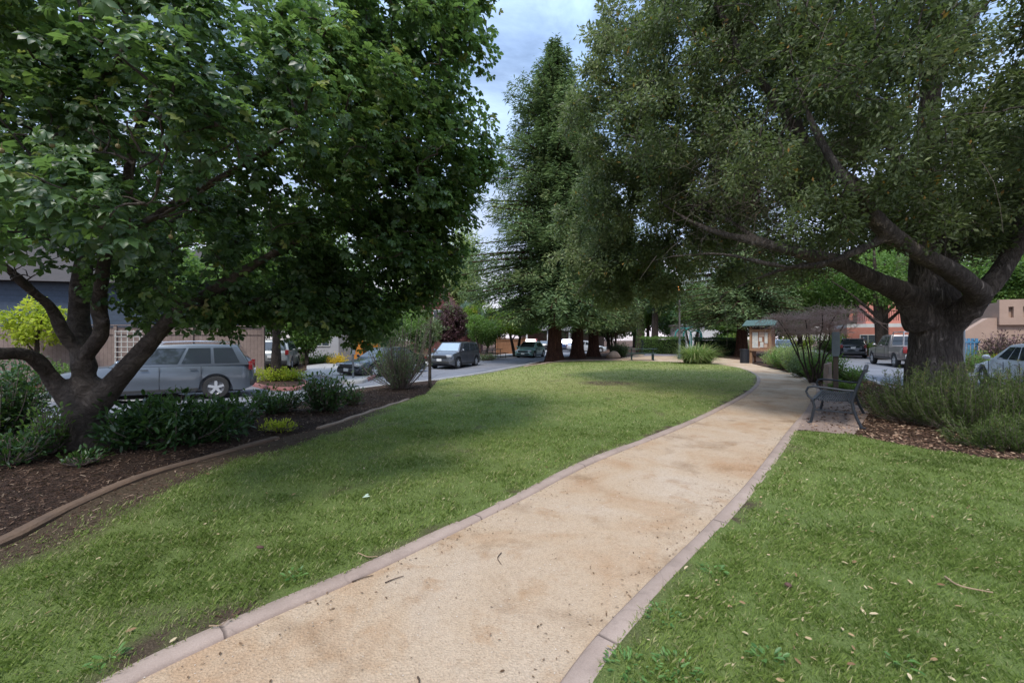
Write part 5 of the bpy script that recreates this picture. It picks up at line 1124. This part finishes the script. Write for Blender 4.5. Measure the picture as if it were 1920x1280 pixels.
# timber edgings
TIMB=simple('edging_timber',(.15,.095,.06),(.085,.055,.038),3,.9,stretch=(1,1,4),bstr=.8)
def timber(label,pts,wd,h,mat=TIMB,zb=0):
    P=resample([(p[0],p[1]) for p in pts],26); z=hbed(P[:,0],P[:,1]); mb=MB(); 
    vs=[];n_=len(P); A=offset(P,-wd/2);B=offset(P,wd/2)
    for i in range(n_):
        w1=1+.15*math.sin(i*1.7); zt=z[i]+h*(1+.25*math.sin(i*1.1))
        a_=Vector((A[i,0],A[i,1],0)); b_=Vector((B[i,0],B[i,1],0)); vs+=[(a_.x,a_.y,z[i]-.08),(a_.x,a_.y,zt-.015),(a_.x*.8+b_.x*.2,a_.y*.8+b_.y*.2,zt),(a_.x*.2+b_.x*.8,a_.y*.2+b_.y*.8,zt),(b_.x,b_.y,zt-.015),(b_.x,b_.y,z[i]-.08)]
    fs=[(i*6+j,i*6+j+1,(i+1)*6+j+1,(i+1)*6+j) for i in range(n_-1) for j in range(5)]+[(0,1,2,3,4,5),tuple((n_-1)*6+j for j in range(6))[::-1]]
    o=mb.add(vs,fs).build('timber_edging',mat,None); tag(o,label,'edging'); return o
timber('long dark timber edging between the shaded bark bed and the lawn',LEc[6:42],.13,.035)
timber('pale thin timber edging between the mulch bank and the lawn',LEc[45:64],.09,.03,simple('pale_timber',(.30,.22,.16),(.2,.14,.1),4,.9))
timber('pale edging curving round the redwood bed at the back of the lawn',[tuple(G(*q)[:2]) for q in ((985,685),(1030,680),(1060,676.8),(1110,675.6),(1165,675))],.18,.07,simple('pale_timber2',(.36,.27,.20),(.26,.18,.13),4,.9))
# ================================================================ BUILDINGS AND FENCES
def lapwall(name,c1,c2,pitch=.22,axis=2):
    m,nt,out=nodes(name); v=objco(nt); s=N(nt,'ShaderNodeSeparateXYZ'); nt.links.new(v,s.inputs[0])
    mu=N(nt,'ShaderNodeMath',operation='MULTIPLY'); mu.inputs[1].default_value=1/pitch; nt.links.new(s.outputs[axis],mu.inputs[0]); fr_=N(nt,'ShaderNodeMath',operation='FRACT'); nt.links.new(mu.outputs[0],fr_.inputs[0])
    fl=N(nt,'ShaderNodeMath',operation='FLOOR'); nt.links.new(mu.outputs[0],fl.inputs[0]); wn=N(nt,'ShaderNodeTexWhiteNoise',noise_dimensions='1D'); nt.links.new(fl.outputs[0],wn.inputs['W'])
    n=noise(nt,v,5,5,.7); c=mixc(nt,ramp(nt,n,[(.3,(0,0,0)),(.7,(1,1,1))]),c1,c2); c=mixc(nt,mixc(nt,.8,wn.outputs['Value'],(0,0,0)),c,tuple(x*.7 for x in c2))
    c=mixc(nt,ramp(nt,fr_.outputs[0],[(.0,(1,1,1)),(.07,(0,0,0))]),c,tuple(x*.2 for x in c1)); bsdf(nt,out,c,.85,bump=fr_.outputs[0],bstr=.6,bdist=.03); return m
BOARDS=lapwall('fence_boards',(.24,.18,.155),(.16,.115,.10),.15,0); BOARD_RED=lapwall('red_fence_boards',(.22,.075,.05),(.15,.05,.035),.15,0); BOARD_OR=lapwall('orange_fence_boards',(.42,.20,.10),(.30,.14,.07),.16,0)
def fence(label,p0,p1,h,mat,z,cap=True):
    a=Vector((*p0,z));b=Vector((*p1,z));L=(b-a).length; t=thing('board_fence',label,'fence',a,math.atan2(b.y-a.y,b.x-a.x))
    MB().box(0,L,-.015,.015,0,h).build('boards',mat,t)
    n=max(2,int(L/2.4)+1)
    for i in range(n):
        x=.07+(L-.14)*i/(n-1); MB().box(x-.055,x+.055,-.075,-.0175,0,h+.06).build('post',mat,t)
    if cap: MB().box(-.02,L+.02,-.095,.05,h+.062,h+.10).build('cap_rail',mat,t)
    MB().box(.01,L-.01,-.016-.03,-.018,h*.86,h*.92).build('rail',mat,t)
    return t
fz=-.29
f1=fence('weathered grey-brown board fence behind the parked slate estate car',(-23,16.6),(-11.6,19.3),2.35,BOARDS,fz)
WHT=simple('white_trellis_paint',(.55,.54,.50),(.45,.44,.4),6,.7)
t=thing('trellis','white square lattice trellis leaning on the board fence','trellis',(at(262,17.9)[0],17.85,fz),math.atan2(3.2,13.6)); m=MB()
for j in range(8): m.box(-.8+j*.22,-.775+j*.22,-.12,-.10,.55,2.2)
for j in range(8): m.box(-.8,.765,-.14,-.121,.6+j*.22,.625+j*.22)
m.build('lattice',WHT,t)
fence('dark red low fence below the gabled house',at(828,41)[:2],at(880,43)[:2],1.5,BOARD_RED,-.1,False)
fence('orange-brown board fence between the maples',at(930,43)[:2],at(985,46)[:2],1.75,BOARD_OR,-.1)
WINF=simple('white_window_frame',(.6,.6,.58),(.5,.5,.48),6,.5)
def window(root,x,y,z,w_,h_,face=-1,fm=None):
    """window on a wall whose outside faces local -y"""
    o=MB(); t_=.07
    o.box(x-w_/2-t_,x+w_/2+t_,y-.05,y+.02,z-t_,z); o.box(x-w_/2-t_,x+w_/2+t_,y-.05,y+.02,z+h_,z+h_+t_); o.box(x-w_/2-t_,x-w_/2,y-.05,y+.02,z+.001,z+h_-.001); o.box(x+w_/2,x+w_/2+t_,y-.05,y+.02,z+.001,z+h_-.001); o.box(x-.02,x+.02,y-.04,y+.02,z+.001,z+h_-.001)
    f=o.build('window',fm or WINF,root); MB().box(x-w_/2+.001,x+w_/2-.001,y-.02,y+.01,z+.001,z+h_-.001).build('pane',GLASS2,f)
def house(label,cat,loc,rz,w_,d_,h_,wallmat,roofmat,roof='gable',rise=2.0,over=.5,wins=(),door=None,base=None,name='house'):
    t=thing(name,label,cat,loc,rz)
    if roof=='gable_front':
        m=MB().prism([(0,-.3),(w_,-.3),(w_,h_),(w_/2,h_+rise),(0,h_)],'y',0,d_)
    else: m=MB().box(0,w_,0,d_,-.3,h_)
    m.build('wall',wallmat,t)
    if roof=='flat':
        MB().box(-over,w_+over,-over,d_+over,h_+.005,h_+.35).build('roof',roofmat,t)
    elif roof=='gable_front':
        for s in (0,1):
            a=(w_/2,h_+rise+.02); sl=rise/(w_/2); e=(-over,h_-over*sl+.02) if s==0 else (w_+over,h_-over*sl+.02); MB().prism([a,e,(e[0],e[1]+.2),(a[0],a[1]+.22)],'y',-over,d_+over).build('roof',roofmat,t)
            MB().prism([(a[0],a[1]-.25),(e[0],e[1]-.25),(e[0],e[1]+.02-.022),(a[0],a[1]-.002)],'y',-over-.05,-over+.0).build('bargeboard',roofmat,t)
    else:
        MB().prism([(-over,h_+.005),(d_+over,h_+.005),(d_/2,h_+rise)],'x',-over,w_+over).build('roof',roofmat,t)
    for (x,z,a,b) in wins: window(t,x,0,z,a,b)
    if door:
        x,a,b,mt=door; dd=MB().box(x-a/2,x+a/2,-.06,.02,0,b).build('door',mt,t,bevel=.01); MB().ball((x+a*.38,-.09,b*.47),.04,8).build('handle',CHROME,dd,smooth=True)
    return t
BLUE=lapwall('blue_grey_shingles',(.075,.105,.155),(.05,.07,.10),.30,2); ROOFD=simple('dark_shingle_roof',(.055,.045,.042),(.035,.03,.028),6,.9)
h1=house('blue-grey shingled house behind the weathered board fence','house',(-26,20.2,-.2),math.atan2(3.0,13.0),8.6,7,4.6,BLUE,ROOFD,'gable',2.6,.6,[(2,1.6,1.2,1.3)])
GREYW=simple('pale_grey_render',(.42,.42,.44),(.36,.36,.38),1.5,.9); ORG=simple('orange_painted_wood',(.62,.24,.03),(.5,.18,.03),5,.6)
g=at(572,31.5,-.15); h2=house('pale grey garage house with an orange entrance column','house',g,R(14),5.6,8,3.9,GREYW,ROOFD,'flat',0,.35,[(1.2,1.2,1.0,1.1)],(2.9,1.0,2.1,simple('grey_door',(.2,.2,.21),(.15,.15,.16),4,.6)))
MB().box(3.55,4.25,-.75,-.05,0,3.7).build('column',ORG,h2); MB().box(4.28,5.6,-.05,-.004,.1,3.3).build('cladding',ORG,h2)
REDW=lapwall('dark_red_boards',(.16,.055,.05),(.10,.035,.035),.2,2)
g=at(770,52,-.1); h3=house('dark red timber house with a steep pointed gable','house',g,R(-8),7.4,9,2.9,REDW,simple('red_brown_roof',(.17,.075,.065),(.11,.05,.045),5,.85),'gable_front',5.6,.6,[(2.0,1.0,1.1,1.3),(5.0,1.0,1.1,1.3),(3.7,3.9,1.3,1.4)])
WHW=simple('white_render',(.62,.62,.62),(.52,.52,.53),2,.8)
g=at(985,64,-.05); h4=thing('carport_building','white flat-roofed building with an open carport behind the redwoods','building',g,R(4))
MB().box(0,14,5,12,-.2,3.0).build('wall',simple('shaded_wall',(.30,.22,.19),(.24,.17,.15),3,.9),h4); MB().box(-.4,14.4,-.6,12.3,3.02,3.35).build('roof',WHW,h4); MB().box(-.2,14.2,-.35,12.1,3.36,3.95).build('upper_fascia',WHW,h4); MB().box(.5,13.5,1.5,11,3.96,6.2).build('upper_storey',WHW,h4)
for x in (.2,3.5,6.9,10.3,13.7): MB().box(x-.12,x+.12,-.3,-.06,-.2,3.01).build('post',WHW,h4)
for x in (3,6.5,10): window(h4,x,1.5,4.5,1.5,1.0)
PINKW=simple('salmon_render',(.50,.20,.15),(.42,.165,.125),1.5,.9); g=at(1612,39,-.05)
h5=house('salmon pink house with a railed balcony above the parked cars','house',(g[0],g[1]+1.5,g[2]),R(-30),7.5,7,2.75,PINKW,WHW,'flat',0,.0,[(1.6,.9,1.1,1.1)],(4.6,1.0,2.0,simple('pink_door',(.3,.12,.1),(.25,.1,.08),4,.6)))
MB().box(2,7.4,3.0,7,3.1,5.4).build('upper_storey',PINKW,h5)
m=MB(); REDR=simple('dark_red_rail',(.20,.055,.045),(.15,.04,.035),6,.7)
for j in range(44): m.box(.15+j*.165,.20+j*.165,-.06,-.01,3.36,4.25)
m.box(.0,7.5,-.08,.01,4.251,4.33); m.build('balcony_railing',REDR,h5)
for x in (.3,2.7,5.1,7.3): MB().box(x-.14,x+.14,-.10,.12,3.351,4.5).build('pillar',PINKW,h5)
TANW=simple('tan_stucco',(.38,.265,.205),(.32,.22,.17),1.6,.95); g=at(1800,23.5,-.02)
h6=thing('stucco_house','tan stucco house with a slotted parapet and sloping stair wall','house',g,R(-18))
MB().box(1.6,14,.0,7,-.2,3.6).build('wall',TANW,h6); MB().prism([(-.9,0),(1.58,0),(1.58,2.75),(1.2,2.75),(-.9,1.15)],'y',-.05,.35).build('stair_wall',TANW,h6)
m=MB(); m.box(1.6,14,-.18,-.002,2.35,2.75); m.box(1.6,14,-.18,-.002,3.35,3.75)
for j in range(21): m.box(1.6+j*.6,1.6+j*.6+.38,-.18,-.002,2.751,3.349)
m.build('parapet',TANW,h6); MB().box(1.7,14,-.003,.0,-.1,.1).build('footing',TANW,h6)
MB().box(3.1,6.6,-.06,-.004,.0,1.75).build('garage_door',simple('dark_brown_door',(.10,.075,.06),(.07,.05,.04),4,.8),h6); window(h6,9.5,0,.9,1.4,1.2)  # garage door in plain dark brown
t=thing('blue_gate','bright blue slatted gate between the oak trunk and the tan house','gate',at(1810,22.0,-.02),R(-18)); m=MB()
for j in range(7): m.box(-.55+j*.16,-.43+j*.16,0,.03,.1,1.6)
m.box(-.58,.6,-.03,-.001,.3,.4); m.box(-.58,.6,-.03,-.001,1.35,1.45); m.build('slats',simple('bright_blue_paint',(.07,.20,.34),(.05,.17,.30),4,.6),t)
shrub('garden_shrub','purple-leaved shrub against the tan stucco wall',(at(1885,21)[0],21,0),1.6,1.0,2.3,L_PURP,3600,.13)
shrub('garden_shrub','orange and yellow flowering shrub at the kerb in front of the tan wall',(at(1838,20.5)[0],20.5,0),1.6,.7,.95,L_MAPLE,2600,.09,flower=(L_YEL,60,.06))
shrub('garden_shrub','green shrub below the blue gate',(at(1818,20)[0],20,0),.8,.7,1.3,L_GREEN,1600,.09)
shrub('garden_shrub','rounded yellow-green shrub behind the black estate car',(at(1638,37.5)[0],37.5,0),1.3,.8,1.7,L_MAPLE,2400,.12)
shrub('garden_shrub','bright green garden shrubs left of the pink house',(at(1565,41)[0],41,0),2.6,1.2,3.0,L_GREEN,4000,.16)
shrub('garden_shrub','yellow-green garden shrub beyond the dry bush',(at(1500,44)[0],44,0),1.8,1.0,2.6,L_LIME,2500,.16)
shrub('garden_shrub','green and golden shrubs above the dark hedge',(at(1370,52)[0],52,0),3.2,1.2,2.6,L_MAPLE,4200,.16)
g=at(1330,75,0); house('distant pale building glimpsed beyond the play arch','building',(g[0]-4,g[1],-.05),0,9,8,4.2,WHW,GREYW,'flat',0,.3,[(2,1.4,1.4,1.2),(6,1.4,1.4,1.2)])
# ================================================================ GRASS, CHIPS, LEAVES
MGR=leafmat('grass_blade',[(0,(.07,.10,.02)),(.4,(.15,.205,.046)),(.75,(.23,.29,.078)),(.9,(.26,.29,.10)),(1,(.44,.38,.21))],.35,.55,.3)
polyL=np.array(lawnL); polyR=np.array(lawnR)
def grass(y0,y1,dens,hgt,wd,poly,name,xr):
    xa,xb=xr; A=(xb-xa)*(y1-y0); n=int(A*dens); x=xa+(xb-xa)*rng.random(n); y=y0+(y1-y0)*rng.random(n)
    vis=(np.abs(x)<(y+.4)*1.32+.3)|(rng.random(n)<.45)
    ok=vis&inpoly(x,y,poly); x=x[ok];y=y[ok]; b=bare(x,y); cl=fbm(x,y,6,77,3); ok=(rng.random(len(x))>b*1.15-.03*rng.random(len(x)))&(rng.random(len(x))<.25+1.6*np.clip(cl-.18,0,1))
    x=x[ok];y=y[ok];b=b[ok];cl=cl[ok]; n=len(x)
    dr=dry(x,y)*(1 if poly is polyL else .25); z=hbed(x,y)-.004; a=rng.random(n)*2*PI; H=hgt*(.45+.9*rng.random(n))*(.55+.9*cl)*(1-.35*b); lean=H*(.35+.8*rng.random(n)); s=np.stack([-np.sin(a),np.cos(a),0*a],1)*(wd*(.7+.6*rng.random(n)))[:,None]; d=np.stack([np.cos(a),np.sin(a),0*a],1)
    P=np.stack([x,y,z],1); V=np.stack([P-s,P+s,P+d*(lean*.35)[:,None]+np.array([0,0,1.0])*(H*.62)[:,None]+s*.7,P+d*lean[:,None]+np.array([0,0,1.0])*(H)[:,None]],1).reshape(-1,3)
    idx=np.arange(n)[:,None,None]*4; Fc=(np.array([[0,1,2],[0,2,3]])[None]+idx).reshape(-1,3)
    tint=np.clip(.40+.17*rng.normal(size=n)+.9*(fbm(x,y,1.3,55)-.5)+.62*dr*(rng.random(n)<.8)+.25*b,0,.92); tint=np.where(rng.random(n)<.10+.14*dr+.15*b,.93+.07*rng.random(n),tint)
    return V,Fc,np.repeat(tint,4)
parts=[]
for poly,xr1,xr2,xr3 in ((polyL,(-3.9,1.2),(-4.2,6.5),(-4,16)),(polyR,(-.6,7.5),(1,12.5),None)):
    parts.append((grass(.2,3.2,13000,.030,.0018,poly,'g',xr1),poly)); parts.append((grass(3.2,7,4600,.032,.0030,poly,'g',xr2),poly))
    if xr3: parts.append((grass(7,15,1200,.034,.0055,poly,'g',xr3),poly)); parts.append((grass(15,31,330,.045,.012,poly,'g',(-3,16)),poly))
for pl,lab in ((polyL,'l'),(polyR,'r')):
    sel=[q[0] for q in parts if q[1] is pl]; V,Fc,T=cat(sel); o=npmesh('grass',V,Fc,MGR,tint=T); tag(o,'short mown green grass with bare patches left of the path' if lab=='l' else 'short green clover-flecked grass right of the path','grass',kind='stuff'); print('grass',len(Fc))
def flakes(name,label,cat_,poly,n,y0,y1,xr,size,stops,zf,lift=.004,tilt=.45,tm=T_OAK2,falloff=1.0,mask=None):
    x=xr[0]+(xr[1]-xr[0])*rng.random(n); y=y0+(y1-y0)*rng.random(n)**falloff; ok=inpoly(x,y,poly)
    if mask is not None: ok&=mask(x,y)
    x=x[ok];y=y[ok];n=len(x); a=rng.random(n)*2*PI; d=np.stack([np.cos(a),np.sin(a),rng.normal(size=n)*tilt*.5],1); nr=rvec(n)*tilt+np.array([0,0,1.0])
    c=np.stack([x,y,zf(x,y)+lift],1); v,f,k=leaves(c,d,nr,size*(.5+.9*rng.random(n)),*tm); o=npmesh(name,v,f,leafmat(name+'_mat',stops,.05,.9,.1),tint=np.repeat(rng.random(n),k)); tag(o,label,cat_,kind='stuff'); return o
CH=([(0,-.12,0),(1,-.10,0),(1,.12,.02),(0,.10,.02)],[(0,1,2,3)])
mch=[(0,(.03,.018,.012)),(.5,(.09,.052,.036)),(.85,(.19,.125,.09)),(1,(.36,.27,.20))]
flakes('wood_chips','dark bark chips and dead leaves covering the shaded left bed','wood chips',np.array(mulL),60000,2.2,14,(-9,-1.8),.040,[(p,tuple(x*.72 for x in c)) for p,c in mch],lambda x,y:hbed(x,y)-.012,.006,.5,CH)  # chip colours darkened too, carrying the same tree shade
flakes('wood_chips','bark chips spilled over the bare strip beside the timber edging','wood chips',polyL,9000,2.2,8,(-4.2,-1.5),.035,mch,hbed,.003,.4,CH,1,lambda x,y:bare(x,y)>.55)
flakes('leaf_litter','curled brown leaves and chips under the oak','leaf litter',np.array(mulR),60000,5,16,(4.5,13),.055,[(0,(.05,.028,.02)),(.45,(.14,.08,.055)),(.8,(.28,.18,.12)),(1,(.46,.34,.24))],lambda x,y:hbed(x,y)-.012,.008,.7,T_OAK2)
LS=[(0,(.16,.09,.05)),(.5,(.32,.22,.12)),(1,(.50,.40,.26))]
flakes('fallen_leaves','scattered pale tan oak leaves lying on the right lawn','fallen leaves',polyR,7500,.3,7,(.0,12),.031,LS,hbed,.022,.6,T_OAK2,1,lambda x,y:(fbm(x,y,.9,71)>.42)&(rng.random(len(x))<.45))
flakes('fallen_leaves','few dry leaves lying on the left lawn','fallen leaves',polyL,260,1.5,9,(-4,5),.035,LS,hbed,.018,.5,T_OAK2)
pp_=np.array(pathp)
flakes('path_litter','small dry leaf bits and twigs along the path edges','leaf litter',pp_,26000,1.3,12,(-2,8.5),.019,[(0,(.07,.04,.025)),(.6,(.20,.13,.08)),(1,(.34,.24,.15))],hpath,.007,.4,T_OAK2,1,lambda x,y:np.minimum(pdist(x,y,LI),pdist(x,y,RI))<.03+.38*rng.random(len(x))**2.2)
flakes('path_litter','sparse leaf crumbs over the middle of the path','leaf litter',pp_,2200,1.3,14,(-2,9),.017,[(0,(.07,.04,.025)),(1,(.22,.14,.09))],hpath,.008,.3,T_OAK2)
# pebbles
n=11000; x=-2+9*rng.random(n); y=1.3+7*rng.random(n)**1.3; ok=inpoly(x,y,pp_); x=x[ok];y=y[ok];n=len(x)
oc=np.array([(1,0,0),(0,1,0),(-1,0,0),(0,-1,0),(0,0,.7),(0,0,-.5)]); of=np.array([(0,1,4),(1,2,4),(2,3,4),(3,0,4)])
r_=.0022+.0035*rng.random(n)**3; V=(np.stack([x,y,hpath(x,y)+.004],1)[:,None]+oc[None]*r_[:,None,None]*(1+.3*rng.normal(size=(n,6,1)))).reshape(-1,3); Fc=(of[None]+np.arange(n)[:,None,None]*6).reshape(-1,3)
o=npmesh('gravel',V,Fc,leafmat('grit',[(0,(.20,.15,.11)),(.5,(.42,.33,.25)),(1,(.58,.50,.42))],0.0,.9,.2),tint=np.repeat(rng.random(n),6)); tag(o,'fine loose grit on the sandy path','gravel',kind='stuff')
# clover and broad weeds
WEED=leafmat('weed_leaf',[(0,(.05,.12,.03)),(1,(.13,.24,.06))],.3,.45,.4)
def weed(label,px,py,r,n,ls):
    g=G(px,py); t=thing('weed',label,'weed',gz(g,0),0,'broad-leaved weeds in the lawns'); a=rng.random(n)*2*PI; q=r*np.sqrt(rng.random(n)); c=np.stack([np.cos(a)*q,np.sin(a)*q,.012+.03*rng.random(n)],1); v,f,k=leaves(c,np.stack([np.cos(a),np.sin(a),.3+0*a],1)+rvec(n)*.4,np.array([0,0,1.0])+rvec(n)*.4,ls*(.6+.7*rng.random(n)),*T_PALM3 if False else T_OAK2); npmesh('leaves',v,f,WEED,t,tint=np.repeat(rng.random(n),k))
for a_ in (('rosette of round leaves hugging the left kerb',550,1085,.055,22,.035),('small weed near the lower left kerb',205,1245,.06,20,.035),('clover patch by the right kerb at the bottom edge',1175,1255,.10,60,.026),('clover patch beside the right kerb',1245,1160,.09,44,.024),('broad weed at the bottom of the right lawn',1440,1240,.06,26,.034),('pale weed leaf cluster on the right lawn near the bottom edge',1690,1250,.05,18,.036),('weed between kerb and right lawn',1335,1075,.07,30,.03),('clover patch in the bottom corner left of the broad weed',1270,1262,.10,60,.028)): weed(*a_)
# twigs and oddments lying about
TWC=simple('dry_stick',(.34,.24,.15),(.24,.16,.10),20,.9); TWD=simple('dark_stick',(.07,.045,.03),(.05,.03,.02),20,.9)
def stick(label,pts,r,mat,zf=hpath,lift=.004):
    P=[G(*q) for q in pts]; P=[(p.x,p.y,float(zf(np.array([p.x]),np.array([p.y]))[0])+lift+r) for p in P]; o=MB().tube([tuple(q) for q in resample(P,10)],[r*(1-.05*i) for i in range(10)],6).build('stick',mat,None,smooth=True); tag(o,label,'stick','sticks lying on the ground')
stick('long pale curved stick on the right lawn',[(1772,1090),(1800,1108),(1862,1121)],.006,TWC,hbed,.025)
stick('thin twig lying across the left kerb',[(672,1042),(690,1049),(708,1048)],.004,TWC,lambda x,y:0*x+.014)
stick('dark twig on the sand near the left kerb',[(722,1087),(740,1080),(757,1075)],.004,TWD)
stick('hooked dark twig on the middle of the path',[(940,1032),(933,1042),(940,1054)],.0035,TWD)
stick('short dark twig at the bottom edge of the path',[(783,1262),(786,1268),(785,1278)],.005,TWD)
stick('bent twig resting on the left kerb lower down',[(392,1180),(415,1178),(430,1165)],.003,TWC,lambda x,y:0*x+.014)
stick('small dark twig along the inner foot of the left kerb',[(660,1085),(680,1078),(700,1073)],.004,TWD)
BARKP=simple('bark_piece',(.11,.055,.04),(.07,.035,.028),14,.9)
for lab,px,py,r in (('dark brown bark piece on the right lawn',1478,1105,.026),('small dark bark lump on the left lawn',488,1033,.022)):
    g=G(px,py); m=MB().ball((0,0,0),r,8,(1.2,.7,.45)); o=m.build('bark_piece',BARKP,None,smooth=False); o.location=gz(g,.03); o.rotation_euler=(.2,.3,.5); tag(o,lab,'bark piece','bark pieces on the lawns')
g=G(679,938); c=np.array([[0,0,.03],[.02,.01,.035]]); v,f,k=leaves(c,np.array([[1,.3,.1],[.4,1,.2]]),np.array([[0,-.3,1],[.3,0,1.0]]),np.array([.07,.055]),*T_OAK2); o=npmesh('fallen_leaf',v,f,simple('pale_leaf',(.40,.48,.38),(.34,.42,.33),10,.7)); o.location=gz(g,0); tag(o,'large pale grey-green leaf lying alone on the left lawn','leaf')
